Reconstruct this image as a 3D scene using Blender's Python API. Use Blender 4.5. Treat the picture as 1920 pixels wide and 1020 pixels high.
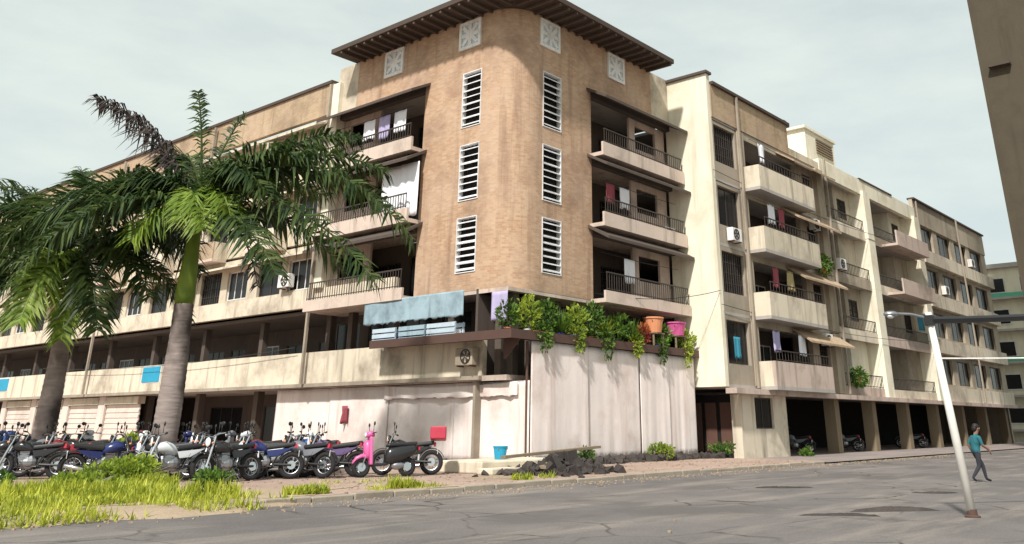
import bpy, math, random
from mathutils import Vector, Matrix
random.seed(7)
R = math.radians
for o in list(bpy.data.objects): bpy.data.objects.remove(o)
sc = bpy.context.scene
COL = sc.collection

# ------------------------------------------------------------------ camera, sky, sun, exposure
PITCH, HEAD = R(21.486), R(39.525)
cd = bpy.data.cameras.new('camera'); cam = bpy.data.objects.new('camera', cd); COL.objects.link(cam)
cam.location = (0, 0, 1.35)
cam.rotation_euler = (R(90) + PITCH, 0, HEAD - R(90))
cd.sensor_width = 36; cd.lens = 30.66; cd.shift_x = -0.046875; cd.shift_y = -0.18526
cd.clip_start = 0.1; cd.clip_end = 4000
sc.camera = cam

SUN = Vector((-0.64, -0.24, 0.72)).normalized()
w = bpy.data.worlds.new('World'); sc.world = w; w.use_nodes = True
nt = w.node_tree; N = nt.nodes; L = nt.links
bg = N['Background']
sky = N.new('ShaderNodeTexSky'); sky.sky_type = 'NISHITA'; sky.sun_disc = False
sky.sun_elevation = math.asin(SUN.z); sky.sun_rotation = math.atan2(SUN.x, SUN.y)
sky.air_density = 1.0; sky.dust_density = 3.0; sky.ozone_density = 1.0; sky.altitude = 20
tc = N.new('ShaderNodeTexCoord'); mp = N.new('ShaderNodeMapping'); mp.inputs['Scale'].default_value = (1.4, 1.4, 4.5)
no = N.new('ShaderNodeTexNoise'); no.inputs['Scale'].default_value = 2.1; no.inputs['Detail'].default_value = 7; no.inputs['Roughness'].default_value = .58
rp = N.new('ShaderNodeValToRGB'); rp.color_ramp.elements[0].position = .36; rp.color_ramp.elements[1].position = .64
rp.color_ramp.elements[0].color = (.7, .7, .7, 1); rp.color_ramp.elements[1].color = (.92, .92, .92, 1)
mx = N.new('ShaderNodeMixRGB'); mx.inputs['Color2'].default_value = (6.9, 7.6, 7.1, 1)   # bright thin cloud
L.new(tc.outputs['Generated'], mp.inputs['Vector']); L.new(mp.outputs[0], no.inputs['Vector'])
L.new(no.outputs[0], rp.inputs[0]); L.new(rp.outputs[0], mx.inputs['Fac']); L.new(sky.outputs[0], mx.inputs['Color1'])
L.new(mx.outputs[0], bg.inputs['Color']); bg.inputs['Strength'].default_value = 0.09

sd = bpy.data.lights.new('sun', 'SUN'); sd.energy = 3.9; sd.angle = R(3.0); sd.color = (1, .95, .88)
so = bpy.data.objects.new('sun', sd); COL.objects.link(so); so.location = (-30, -12, 40)
so.rotation_euler = (-SUN).to_track_quat('-Z', 'Y').to_euler()
vs = sc.view_settings; vs.view_transform = 'Standard'; vs.look = 'None'; vs.gamma = 1; vs.use_curve_mapping = False; vs.exposure = 0.42

# ------------------------------------------------------------------ helpers
ORG = {}
class MB:
    def __init__(s, fr=None): s.v = []; s.f = []; s.fr = fr
    def add(s, vs, fs):
        b = len(s.v)
        s.v += [s.fr(*p) if s.fr else tuple(p) for p in vs]
        s.f += [tuple(b + i for i in f) for f in fs]
        return s
    def hexa(s, p):   # 8 points: bottom 4 (ccw), top 4
        return s.add(p, [(3,2,1,0),(4,5,6,7),(0,1,5,4),(1,2,6,5),(2,3,7,6),(3,0,4,7)])
    def box(s, x0, x1, y0, y1, z0, z1):
        return s.hexa([(x0,y0,z0),(x1,y0,z0),(x1,y1,z0),(x0,y1,z0),(x0,y0,z1),(x1,y0,z1),(x1,y1,z1),(x0,y1,z1)])
    def tube(s, pts, rad, n=8, caps=True):
        pts = [Vector(p) for p in pts]; k = len(pts)
        if not isinstance(rad, (list, tuple)): rad = [rad]*k
        vs = []; ref = Vector((0.13,0.21,1)).normalized()
        t0 = (pts[1]-pts[0]).normalized()
        if abs(t0.dot(ref)) > .9: ref = Vector((1,.1,.1)).normalized()
        for i, p in enumerate(pts):
            t = (pts[min(i+1,k-1)]-pts[max(i-1,0)]).normalized()
            a = t.cross(ref).normalized(); b = t.cross(a)
            for j in range(n):
                q = 2*math.pi*j/n; vs.append(tuple(p + (a*math.cos(q)+b*math.sin(q))*rad[i]))
        fs = [(i*n+j, i*n+(j+1)%n, (i+1)*n+(j+1)%n, (i+1)*n+j) for i in range(k-1) for j in range(n)]
        if caps: fs += [tuple(range(n-1,-1,-1)), tuple((k-1)*n+j for j in range(n))]
        return s.add(vs, fs)
    def lathe(s, c, prof, n=14, axis='z'):
        vs = []
        for r, h in prof:
            for j in range(n):
                q = 2*math.pi*j/n; a, b = r*math.cos(q), r*math.sin(q)
                d = {'z': (a,b,h), 'y': (a,h,b), 'x': (h,a,b)}[axis]
                vs.append((c[0]+d[0], c[1]+d[1], c[2]+d[2]))
        k = len(prof)
        fs = [(i*n+j, i*n+(j+1)%n, (i+1)*n+(j+1)%n, (i+1)*n+j) for i in range(k-1) for j in range(n)]
        fs += [tuple(range(n-1,-1,-1)), tuple((k-1)*n+j for j in range(n))]
        return s.add(vs, fs)
    def torus(s, c, R0, r, n=22, m=7, axis='y'):
        vs = []
        for i in range(n):
            a = 2*math.pi*i/n
            for j in range(m):
                b = 2*math.pi*j/m; rr = R0 + r*math.cos(b); h = r*math.sin(b)
                d = {'y': (rr*math.cos(a), h, rr*math.sin(a)), 'z': (rr*math.cos(a), rr*math.sin(a), h)}[axis]
                vs.append((c[0]+d[0], c[1]+d[1], c[2]+d[2]))
        fs = [(i*m+j, ((i+1)%n)*m+j, ((i+1)%n)*m+(j+1)%m, i*m+(j+1)%m) for i in range(n) for j in range(m)]
        return s.add(vs, fs)
    def ell(s, c, r, n=12, m=8, rot=None):
        vs = []; 
        for i in range(m+1):
            a = math.pi*i/m
            for j in range(n):
                q = 2*math.pi*j/n; p = Vector((r[0]*math.sin(a)*math.cos(q), r[1]*math.sin(a)*math.sin(q), r[2]*math.cos(a)))
                if rot: p = rot @ p
                vs.append((c[0]+p.x, c[1]+p.y, c[2]+p.z))
        fs = [(i*n+j, (i+1)*n+j, (i+1)*n+(j+1)%n, i*n+(j+1)%n) for i in range(m) for j in range(n)]
        return s.add(vs, fs)
    def wall(s, s0, s1, z0, z1, d0, d1, holes=()):   # slab with real openings, axes (s, d, z)
        S = sorted({s0, s1, *[min(max(h[i],s0),s1) for h in holes for i in (0,1)]}); Z = sorted({z0, z1, *[min(max(h[i],z0),z1) for h in holes for i in (2,3)]})
        def solid(i, j):
            if i < 0 or j < 0 or i >= len(S)-1 or j >= len(Z)-1: return False
            a = (S[i]+S[i+1])/2; b = (Z[j]+Z[j+1])/2
            return not any(h[0] < a < h[1] and h[2] < b < h[3] for h in holes)
        for i in range(len(S)-1):
            for j in range(len(Z)-1):
                if not solid(i, j): continue
                a, b, p, q = S[i], S[i+1], Z[j], Z[j+1]
                s.add([(a,d0,p),(b,d0,p),(b,d0,q),(a,d0,q)], [(0,1,2,3)]); s.add([(a,d1,p),(b,d1,p),(b,d1,q),(a,d1,q)], [(3,2,1,0)])
                if not solid(i-1,j): s.add([(a,d0,p),(a,d0,q),(a,d1,q),(a,d1,p)], [(0,1,2,3)])
                if not solid(i+1,j): s.add([(b,d0,p),(b,d0,q),(b,d1,q),(b,d1,p)], [(3,2,1,0)])
                if not solid(i,j-1): s.add([(a,d0,p),(b,d0,p),(b,d1,p),(a,d1,p)], [(3,2,1,0)])
                if not solid(i,j+1): s.add([(a,d0,q),(b,d0,q),(b,d1,q),(a,d1,q)], [(0,1,2,3)])
        return s
    def build(s, name, mat, parent=None, smooth=False, bevel=0, flip=False):
        c = Vector((sum(p[0] for p in s.v), sum(p[1] for p in s.v), sum(p[2] for p in s.v)))/len(s.v)
        if parent is None: c.z = min(p[2] for p in s.v)
        me = bpy.data.meshes.new(name)
        me.from_pydata([(p[0]-c.x, p[1]-c.y, p[2]-c.z) for p in s.v], [], [f[::-1] for f in s.f] if flip else s.f)
        me.materials.append(MAT[mat] if isinstance(mat, str) else mat)
        if smooth: me.polygons.foreach_set('use_smooth', [True]*len(me.polygons))
        o = bpy.data.objects.new(name, me); COL.objects.link(o)
        if parent is not None: o.parent = parent; o.location = c - ORG[parent]
        else: o.location = c
        ORG[o] = c.copy()
        if bevel:
            b = o.modifiers.new('bevel', 'BEVEL'); b.width = bevel; b.segments = 2; b.limit_method = 'ANGLE'
        return o
def tag(o, label=None, cat=None, group=None, kind=None):
    if label: o['label'] = label
    if cat: o['category'] = cat
    if group: o['group'] = group
    if kind: o['kind'] = kind
    return o
def empty(name, loc, rz=0, local=False, rx=0):
    o = bpy.data.objects.new(name, None); o.empty_display_size = .3; COL.objects.link(o); o.location = loc; o.rotation_euler = (rx, 0, rz)
    ORG[o] = Vector((0,0,0)) if local else Vector(loc)
    return o
def share(src, name, parent, delta):   # a repeat of a piece, same mesh data
    o = bpy.data.objects.new(name, src.data); COL.objects.link(o); o.parent = parent
    c = ORG[src] + Vector(delta); o.location = c - ORG[parent]; ORG[o] = c
    return o

# ------------------------------------------------------------------ materials
MAT = {}
def nodes(name, rough=.8, spec=.3):
    m = bpy.data.materials.new(name); m.use_nodes = True; MAT[name] = m
    b = m.node_tree.nodes['Principled BSDF']; b.inputs['Roughness'].default_value = rough; b.inputs['Specular IOR Level'].default_value = spec
    return m, m.node_tree, b
def hue(c, k): return tuple(min(1, x*k) for x in c[:3]) + (1,)
def plain(name, col, rough=.6, metal=0, spec=.4, var=.18, scale=3):
    m, t, b = nodes(name, rough, spec); b.inputs['Metallic'].default_value = metal
    g = t.nodes.new('ShaderNodeNewGeometry'); n = t.nodes.new('ShaderNodeTexNoise'); n.inputs['Scale'].default_value = scale; n.inputs['Detail'].default_value = 5
    x = t.nodes.new('ShaderNodeMixRGB'); x.inputs[1].default_value = hue(col, 1-var); x.inputs[2].default_value = hue(col, 1+var)
    t.links.new(g.outputs['Position'], n.inputs['Vector']); t.links.new(n.outputs[0], x.inputs[0]); t.links.new(x.outputs[0], b.inputs['Base Color'])
    return m
def plaster(name, col, dirt=(.16,.13,.1), amount=.55, scale=1.0, brick=None, pscale=1.0):
    m, t, b = nodes(name, .88, .2); n_ = t.nodes.new; l = t.links.new
    g = n_('ShaderNodeNewGeometry')
    def noise(sc, det, mapscale=None, rough=.6):
        n = n_('ShaderNodeTexNoise'); n.inputs['Scale'].default_value = sc; n.inputs['Detail'].default_value = det; n.inputs['Roughness'].default_value = rough
        if mapscale:
            p = n_('ShaderNodeMapping'); p.inputs['Scale'].default_value = mapscale; l(g.outputs['Position'], p.inputs[0]); l(p.outputs[0], n.inputs['Vector'])
        else: l(g.outputs['Position'], n.inputs['Vector'])
        return n.outputs[0]
    def ramp(src, a, c, lo=0, hi=1):
        r = n_('ShaderNodeMapRange'); r.inputs[1].default_value = a; r.inputs[2].default_value = c; r.inputs[3].default_value = lo; r.inputs[4].default_value = hi; l(src, r.inputs[0]); return r.outputs[0]
    def mix(f, a, c, mode='MIX'):
        x = n_('ShaderNodeMixRGB'); x.blend_type = mode
        if isinstance(f, (int, float)): x.inputs[0].default_value = f
        else: l(f, x.inputs[0])
        for i, q in ((1,a),(2,c)):
            if isinstance(q, tuple): x.inputs[i].default_value = q
            else: l(q, x.inputs[i])
        return x.outputs[0]
    if brick:
        sp = n_('ShaderNodeSeparateXYZ'); l(g.outputs['Position'], sp.inputs[0])
        ad = n_('ShaderNodeMath'); ad.operation = 'SUBTRACT'; l(sp.outputs[0], ad.inputs[0]); l(sp.outputs[1], ad.inputs[1])
        cb = n_('ShaderNodeCombineXYZ'); l(ad.outputs[0], cb.inputs[0]); l(sp.outputs[2], cb.inputs[1])
        bt = n_('ShaderNodeTexBrick'); bt.inputs['Scale'].default_value = pscale; bt.inputs['Brick Width'].default_value = .24; bt.inputs['Row Height'].default_value = .085; bt.inputs['Mortar Size'].default_value = .008
        bt.inputs['Color1'].default_value = col + (1,); bt.inputs['Color2'].default_value = brick + (1,); bt.inputs['Mortar'].default_value = (.42,.36,.28,1); bt.inputs['Bias'].default_value = -.1
        l(cb.outputs[0], bt.inputs['Vector']); base = bt.outputs[0]
        base = mix(ramp(noise(.55, 5), .35, .7), base, mix(.55, base, (.52,.39,.30,1)))
    else: base = mix(noise(.8*scale, 5), hue(col, .82), hue(col, 1.12))
    streak = ramp(noise(1.3*scale, 6, (1.6,1.6,.14)), .52, .74)
    blot = ramp(noise(.45*scale, 7, None, .66), .5, .72)
    k1 = n_('ShaderNodeMath'); k1.operation = 'MAXIMUM'; l(streak, k1.inputs[0]); l(blot, k1.inputs[1])
    k2 = n_('ShaderNodeMath'); k2.operation = 'MULTIPLY'; l(k1.outputs[0], k2.inputs[0]); k2.inputs[1].default_value = amount
    base = mix(k2.outputs[0], base, dirt + (1,))
    l(base, b.inputs['Base Color'])
    bp = n_('ShaderNodeBump'); bp.inputs['Strength'].default_value = .35; bp.inputs['Distance'].default_value = .02
    l(noise(14, 6), bp.inputs['Height']); l(bp.outputs[0], b.inputs['Normal'])
    return m
plaster('cream', (.60,.53,.42), amount=.78)
plaster('cream_band', (.69,.61,.49), amount=.78)
plaster('pier_plaster', (.82,.77,.63), dirt=(.36,.29,.18), amount=.5)
plaster('pinkish', (.56,.45,.39), amount=.78)
plaster('grey_plaster', (.36,.31,.25), amount=.65)
plaster('tan_facade', (.42,.36,.28), amount=.78)
plaster('parapet_wash', (.36,.25,.15), dirt=(.12,.085,.06), amount=.6, brick=(.44,.33,.21))
plaster('shaded_inner_wall', (.10,.08,.07), amount=.5)  # shade of galleries and recesses put into the wall colour
plaster('brick', (.43,.25,.15), dirt=(.17,.10,.07), amount=.62, brick=(.55,.37,.24))
plaster('block_wall', (.24,.19,.13), amount=.4)
plaster('dark_brown_wall', (.085,.07,.05), dirt=(.05,.04,.03), amount=.5)
plaster('far_cream', (.72,.68,.52), amount=.3)
plaster('hoarding_sheet', (.82,.74,.71), dirt=(.50,.37,.32), amount=.75, scale=.9)
plaster('concrete', (.42,.39,.36), amount=.4)
plaster('shutter_pale', (.70,.60,.54), amount=.4)
plain('roof_dark', (.07,.05,.04), .8)
plain('soffit', (.10,.07,.055), .85)
plain('hood_dark', (.085,.065,.055), .85)
plain('dark_room', (.022,.02,.02), .9, spec=.1)  # darkness of unlit interiors given as a near-black colour
plaster('slab_pale', (.62,.51,.44), amount=.7)
plain('frame_dark', (.05,.04,.035), .5)
plaster('frame_white', (.74,.74,.75), dirt=(.34,.31,.28), amount=.6, scale=3)
plaster('white_paint', (.8,.79,.77), dirt=(.4,.36,.32), amount=.6, scale=3)
plain('white_cloth', (.82,.83,.88), .9, var=.08)
plaster('blue_sheet', (.33,.45,.52), dirt=(.10,.14,.17), amount=.75, scale=2)
plain('pale_blue', (.48,.58,.66), .6)
plain('cyan', (.02,.30,.48), .55)
plain('pink', (.58,.10,.28), .6)
plain('orange', (.62,.26,.13), .6)
plain('purple_cloth', (.42,.38,.58), .9)
plain('deep_blue', (.04,.07,.35), .5)
plain('terracotta', (.42,.16,.09), .8)
plain('door_brown', (.12,.06,.045), .8)
plain('black', (.018,.018,.02), .45)
plain('rubber', (.016,.016,.017), .85)
plain('chrome', (.62,.63,.65), .22, metal=1)
plain('steel', (.35,.36,.38), .38, metal=.9)
plain('rust_metal', (.09,.05,.04), .7)
plain('white_plastic', (.75,.75,.76), .4)
plain('post_paint', (.74,.71,.66), .5)
plain('red', (.42,.03,.06), .45)
plain('teal', (.02,.12,.145), .9)
plain('trouser', (.03,.03,.04), .9)
plain('skin', (.22,.12,.08), .6)
plain('hair', (.012,.01,.01), .6)
plain('lens', (.75,.78,.8), .1)
plain('green_panel', (.10,.42,.26), .6)
plain('laundry_red', (.30,.07,.09), .9); plain('laundry_teal', (.04,.24,.34), .9); plain('laundry_yellow', (.42,.34,.17), .9)
m, t, b = nodes('glass', .22, .35); b.inputs['Base Color'].default_value = (.012,.013,.015,1)
def leafmat(name, a, c, trans=.35, rough=.5):
    m, t, b = nodes(name, rough, .35); n_ = t.nodes.new; l = t.links.new
    g = n_('ShaderNodeNewGeometry'); n = n_('ShaderNodeTexNoise'); n.inputs['Scale'].default_value = 1.1; n.inputs['Detail'].default_value = 4
    l(g.outputs['Position'], n.inputs['Vector'])
    ad = n_('ShaderNodeMath'); l(n.outputs[0], ad.inputs[0]); 
    r2 = n_('ShaderNodeMath'); r2.operation = 'MULTIPLY_ADD'; r2.inputs[1].default_value = .5; r2.inputs[2].default_value = -.25; l(g.outputs['Random Per Island'], r2.inputs[0]); l(r2.outputs[0], ad.inputs[1])
    r = n_('ShaderNodeMapRange'); r.inputs[1].default_value = .28; r.inputs[2].default_value = .75; l(ad.outputs[0], r.inputs[0])
    x = n_('ShaderNodeMixRGB'); x.inputs[1].default_value = a + (1,); x.inputs[2].default_value = c + (1,); l(r.outputs[0], x.inputs[0]); l(x.outputs[0], b.inputs['Base Color'])
    tr = n_('ShaderNodeBsdfTranslucent'); l(x.outputs[0], tr.inputs[0]); ms = n_('ShaderNodeMixShader'); ms.inputs[0].default_value = trans
    out = t.nodes['Material Output']; l(b.outputs[0], ms.inputs[1]); l(tr.outputs[0], ms.inputs[2]); l(ms.outputs[0], out.inputs['Surface'])
leafmat('frond', (.022,.05,.016), (.10,.145,.04))
leafmat('frond_fresh', (.12,.20,.025), (.28,.38,.06), .4)
leafmat('frond_dead', (.035,.028,.03), (.09,.07,.06), .15, .8)
leafmat('leaf', (.035,.09,.015), (.16,.28,.04))
leafmat('leaf_lime', (.16,.24,.03), (.42,.50,.06), .4)
leafmat('grass_blade', (.24,.30,.03), (.60,.62,.08), .4)
leafmat('leaf_red', (.30,.04,.05), (.55,.20,.06), .3)
def trunkmat():
    m, t, b = nodes('palm_bark', .9, .15); n_ = t.nodes.new; l = t.links.new
    g = n_('ShaderNodeNewGeometry'); mp = n_('ShaderNodeMapping'); mp.inputs['Scale'].default_value = (1.2,1.2,7); l(g.outputs['Position'], mp.inputs[0])
    n = n_('ShaderNodeTexNoise'); n.inputs['Scale'].default_value = 1.6; n.inputs['Detail'].default_value = 6; l(mp.outputs[0], n.inputs['Vector'])
    x = n_('ShaderNodeMixRGB'); x.inputs[1].default_value = (.16,.125,.11,1); x.inputs[2].default_value = (.40,.34,.32,1); l(n.outputs[0], x.inputs[0])
    n2 = n_('ShaderNodeTexNoise'); n2.inputs['Scale'].default_value = .55; n2.inputs['Detail'].default_value = 4; l(g.outputs['Position'], n2.inputs['Vector'])
    r = n_('ShaderNodeMapRange'); r.inputs[1].default_value = .46; r.inputs[2].default_value = .6; l(n2.outputs[0], r.inputs[0])
    y = n_('ShaderNodeMixRGB'); y.inputs[2].default_value = (.06,.05,.045,1); l(r.outputs[0], y.inputs[0]); l(x.outputs[0], y.inputs[1]); l(y.outputs[0], b.inputs['Base Color'])
    bp = n_('ShaderNodeBump'); bp.inputs['Strength'].default_value = .6; bp.inputs['Distance'].default_value = .04; l(n.outputs[0], bp.inputs['Height']); l(bp.outputs[0], b.inputs['Normal'])
trunkmat()
def groundmat(name, a, c, d, sc=1.0, paver=False, rough=.9, cracks=False):
    m, t, b = nodes(name, rough, .2); n_ = t.nodes.new; l = t.links.new; g = n_('ShaderNodeNewGeometry')
    def noise(s, det, ms=None):
        n = n_('ShaderNodeTexNoise'); n.inputs['Scale'].default_value = s; n.inputs['Detail'].default_value = det; n.inputs['Roughness'].default_value = .65
        if ms: p = n_('ShaderNodeMapping'); p.inputs['Scale'].default_value = ms; l(g.outputs['Position'], p.inputs[0]); l(p.outputs[0], n.inputs['Vector'])
        else: l(g.outputs['Position'], n.inputs['Vector'])
        return n.outputs[0]
    def mr(s, lo, hi):
        r = n_('ShaderNodeMapRange'); r.inputs[1].default_value = lo; r.inputs[2].default_value = hi; l(s, r.inputs[0]); return r.outputs[0]
    def mix(f, p, q):
        x = n_('ShaderNodeMixRGB'); l(f, x.inputs[0])
        for i, k in ((1,p),(2,q)):
            if isinstance(k, tuple): x.inputs[i].default_value = k + (1,)
            else: l(k, x.inputs[i])
        return x.outputs[0]
    base = mix(mr(noise(.35*sc, 8), .35, .65), a, c)
    base = mix(mr(noise(.8*sc, 6, (.25,1.6,1)), .5, .72), base, d)
    base = mix(mr(noise(22, 3), .2, 1.1), base, mix(mr(noise(30,2),.3,.7), hue(a,.7)[:3], hue(c,1.2)[:3]))
    if paver:
        bt = n_('ShaderNodeTexBrick'); bt.inputs['Scale'].default_value = 1; bt.inputs['Brick Width'].default_value = .22; bt.inputs['Row Height'].default_value = .11; bt.inputs['Mortar Size'].default_value = .006
        bt.inputs['Color1'].default_value = (1,1,1,1); bt.inputs['Color2'].default_value = (.78,.74,.74,1); bt.inputs['Mortar'].default_value = (.45,.42,.4,1); l(g.outputs['Position'], bt.inputs['Vector'])
        x = n_('ShaderNodeMixRGB'); x.blend_type = 'MULTIPLY'; x.inputs[0].default_value = .6; l(base, x.inputs[1]); l(bt.outputs[0], x.inputs[2]); base = x.outputs[0]
    if cracks:
        ad = n_('ShaderNodeMixRGB'); ad.blend_type = 'ADD'; ad.inputs[0].default_value = .35; l(g.outputs['Position'], ad.inputs[1])
        nz = n_('ShaderNodeTexNoise'); nz.inputs['Scale'].default_value = 1.3; nz.inputs['Detail'].default_value = 5; l(g.outputs['Position'], nz.inputs['Vector']); l(nz.outputs[1], ad.inputs[2])
        vo = n_('ShaderNodeTexVoronoi'); vo.feature = 'DISTANCE_TO_EDGE'; vo.inputs['Scale'].default_value = .55; l(ad.outputs[0], vo.inputs['Vector'])
        r = n_('ShaderNodeMapRange'); r.inputs[1].default_value = .004; r.inputs[2].default_value = .022; r.inputs[3].default_value = 1; r.inputs[4].default_value = 0; l(vo.outputs[0], r.inputs[0])
        k = n_('ShaderNodeMath'); k.operation = 'MULTIPLY'; l(r.outputs[0], k.inputs[0]); l(mr(noise(.3, 4), .45, .6), k.inputs[1])
        base = mix(k.outputs[0], base, (.05,.045,.04))
        base = mix(mr(noise(.16, 6), .55, .62), base, (.12,.11,.105))
    l(base, b.inputs['Base Color'])
    bp = n_('ShaderNodeBump'); bp.inputs['Strength'].default_value = .5; bp.inputs['Distance'].default_value = .03; l(noise(9, 8), bp.inputs['Height']); l(bp.outputs[0], b.inputs['Normal'])
groundmat('soil', (.30,.23,.16), (.42,.33,.24), (.22,.17,.12))
groundmat('asphalt', (.105,.096,.096), (.20,.18,.172), (.32,.28,.235), .8, cracks=True)
groundmat('paving', (.34,.25,.21), (.48,.36,.30), (.26,.21,.17), 1, True)
groundmat('apron', (.22,.19,.18), (.33,.28,.26), (.17,.15,.14))
groundmat('tar', (.035,.03,.03), (.07,.06,.055), (.10,.085,.075))

# ------------------------------------------------------------------ the setting
def sheet(name, x0, x1, y0, y1, z, mat, nx=1, ny=1, amp=0):
    me = MB(); vs = []; fs = []
    for j in range(ny+1):
        for i in range(nx+1): vs.append((x0+(x1-x0)*i/nx, y0+(y1-y0)*j/ny, z + (random.uniform(-amp,amp) if amp else 0)))
    for j in range(ny):
        for i in range(nx): a = j*(nx+1)+i; fs.append((a, a+1, a+nx+2, a+nx+1))
    me.add(vs, fs); return tag(me.build(name, mat, smooth=bool(amp)), kind='structure')
sheet('ground', -1500, 1500, -1500, 1500, -.03, 'soil')
sheet('road', -80, 160, -25, 15.2, 0, 'asphalt', 120, 40, .006)
sheet('pavement', -60, 34.7, 15.3, 95, .10, 'paving', 4, 4)
sheet('forecourt', 34.72, 130, 15.3, 60, .04, 'apron', 4, 4)
def blob(name, cx_, cy_, rx, ry, z, mat, seed):
    rnd = random.Random(seed); n = 60; ph = [rnd.uniform(0,6.3) for _ in range(5)]
    vs = [(cx_,cy_,z)]
    for i in range(n):
        q = 2*math.pi*i/n; k = 1 + sum(.1/(j+1)*2*math.sin((j+2)*q+ph[j]) for j in range(5)) + rnd.uniform(-.05,.05)
        vs.append((cx_+rx*k*math.cos(q), max(15.4, cy_+ry*k*math.sin(q)), z))
    tag(MB().add(vs, [(0,1+i,1+(i+1)%n) for i in range(n)]).build(name, mat), kind='structure')
blob('soil_patch', 7.2, 19.6, 3.6, 4.4, .104, 'soil', 1); blob('soil_patch', 10.4, 16.6, 2.6, 1.1, .108, 'soil', 2); blob('soil_patch', 20.5, 17.2, 2.6, 1.3, .104, 'soil', 3)
kerb = tag(empty('kerb', (10, 15.2, 0)), kind='structure')
k0 = MB().box(9, 9.98, 15.1, 15.34, -.03, .105).build('kerb_stone', 'grey_plaster', kerb, bevel=.02)
for i in range(1, 40):
    if i < 16: continue
    k = share(k0, 'kerb_stone', kerb, (i-15, random.uniform(-.02,.02), random.uniform(-.015,.012))); k.rotation_euler.z = random.uniform(-.012,.012)
    b = k.modifiers.new('bevel','BEVEL'); b.width = .02; b.segments = 2

m = MB(); nb = 90; vs = []   # ragged earth bank
rb = random.Random(4)
for i in range(nb+1):
    x = -25 + 36.5*i/nb; tp = max(0.03, min(1, (11.2-x)/1.5)); e = (.55+.3*math.sin(x*1.7)+.18*math.sin(x*4.3)+rb.uniform(-.1,.1))*tp
    vs += [(x,15.75,.107),(x,15.3,.125*tp+.02),(x,15.2-e*.5,.08*tp),(x,15.15-e,-.004)]
m.add(vs, [(4*i+j,4*i+4+j,4*i+5+j,4*i+1+j) for i in range(nb) for j in range(3)])
tag(m.build('earth_bank', 'soil', smooth=True), kind='structure')

# ------------------------------------------------------------------ the apartment building
TX, TY = 23.4, 21.7
FL = [3.0, 6.05, 9.1, 12.1, 15.1]
B = tag(empty('apartment_building', (TX, TY, 0)), 'weathered cream apartment building with orange brick corner tower and two balconied wings', 'building')
frR = lambda s, d, z: (s, TY + d, z)          # tower right face: s = X
frL = lambda s, d, z: (TX + d, s, z)          # tower left face and left wing: s = Y
frW = lambda s, d, z: (s, 19.5 + d, z)        # right wing face
def mbx(fr, mat, name, par, *bs, **kw):
    m = MB(fr)
    for b_ in bs: m.box(*b_)
    return m.build(name, mat, par, **kw)
def window(fr, s0, s1, z0, z1, d, par, frame='frame_dark', nv=2, bars=0, pane='glass', t=.06):
    m = MB(fr); m.box(s0, s0+t, d, d+.08, z0, z1).box(s1-t, s1, d, d+.08, z0, z1).box(s0+t, s1-t, d, d+.08, z0, z0+t).box(s0+t, s1-t, d, d+.08, z1-t, z1)
    for i in range(1, nv): c = s0 + (s1-s0)*i/nv; m.box(c-.025, c+.025, d+.01, d+.07, z0+t, z1-t)
    wn = m.build('window', frame, par)
    for i in range(nv):
        a = s0 + (s1-s0)*i/nv; c = s0 + (s1-s0)*(i+1)/nv
        MB(fr).box(a+(t if i == 0 else .025), c-(t if i == nv-1 else .025), d+.03, d+.045, z0+t, z1-t).build('pane', pane, wn)
    if bars:
        m = MB(fr)
        for i in range(bars): c = s0 + (s1-s0)*(i+.5)/bars; m.box(c-.012, c+.012, d-.06, d-.035, z0, z1)
        for q in (.25,.5,.75): m.box(s0, s1, d-.034, d-.015, z0+(z1-z0)*q-.012, z0+(z1-z0)*q+.012)
        m.build('grille', frame, wn)
    return wn
def railing(fr, s0, s1, d, z0, z1, par, mat='frame_dark', step=.16):
    m = MB(fr); n = int((s1-s0)/step)
    for i in range(n+1): c = s0 + (s1-s0)*i/n; m.box(c-.012, c+.012, d-.012, d+.012, z0, z1)
    m.box(s0-.02, s1+.02, d-.025, d+.025, z1, z1+.05); m.box(s0-.02, s1+.02, d-.02, d+.02, z0+.06, z0+.09)
    return m.build('railing', mat, par)
def hood(fr, s0, s1, d0, d1, zi, zo, th, mat, par, name='sunshade'):
    return MB(fr).hexa([(s0,d1,zo-th),(s1,d1,zo-th),(s1,d0,zi-th),(s0,d0,zi-th),(s0,d1,zo),(s1,d1,zo),(s1,d0,zi),(s0,d0,zi)]).build(name, mat, par)

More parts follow.
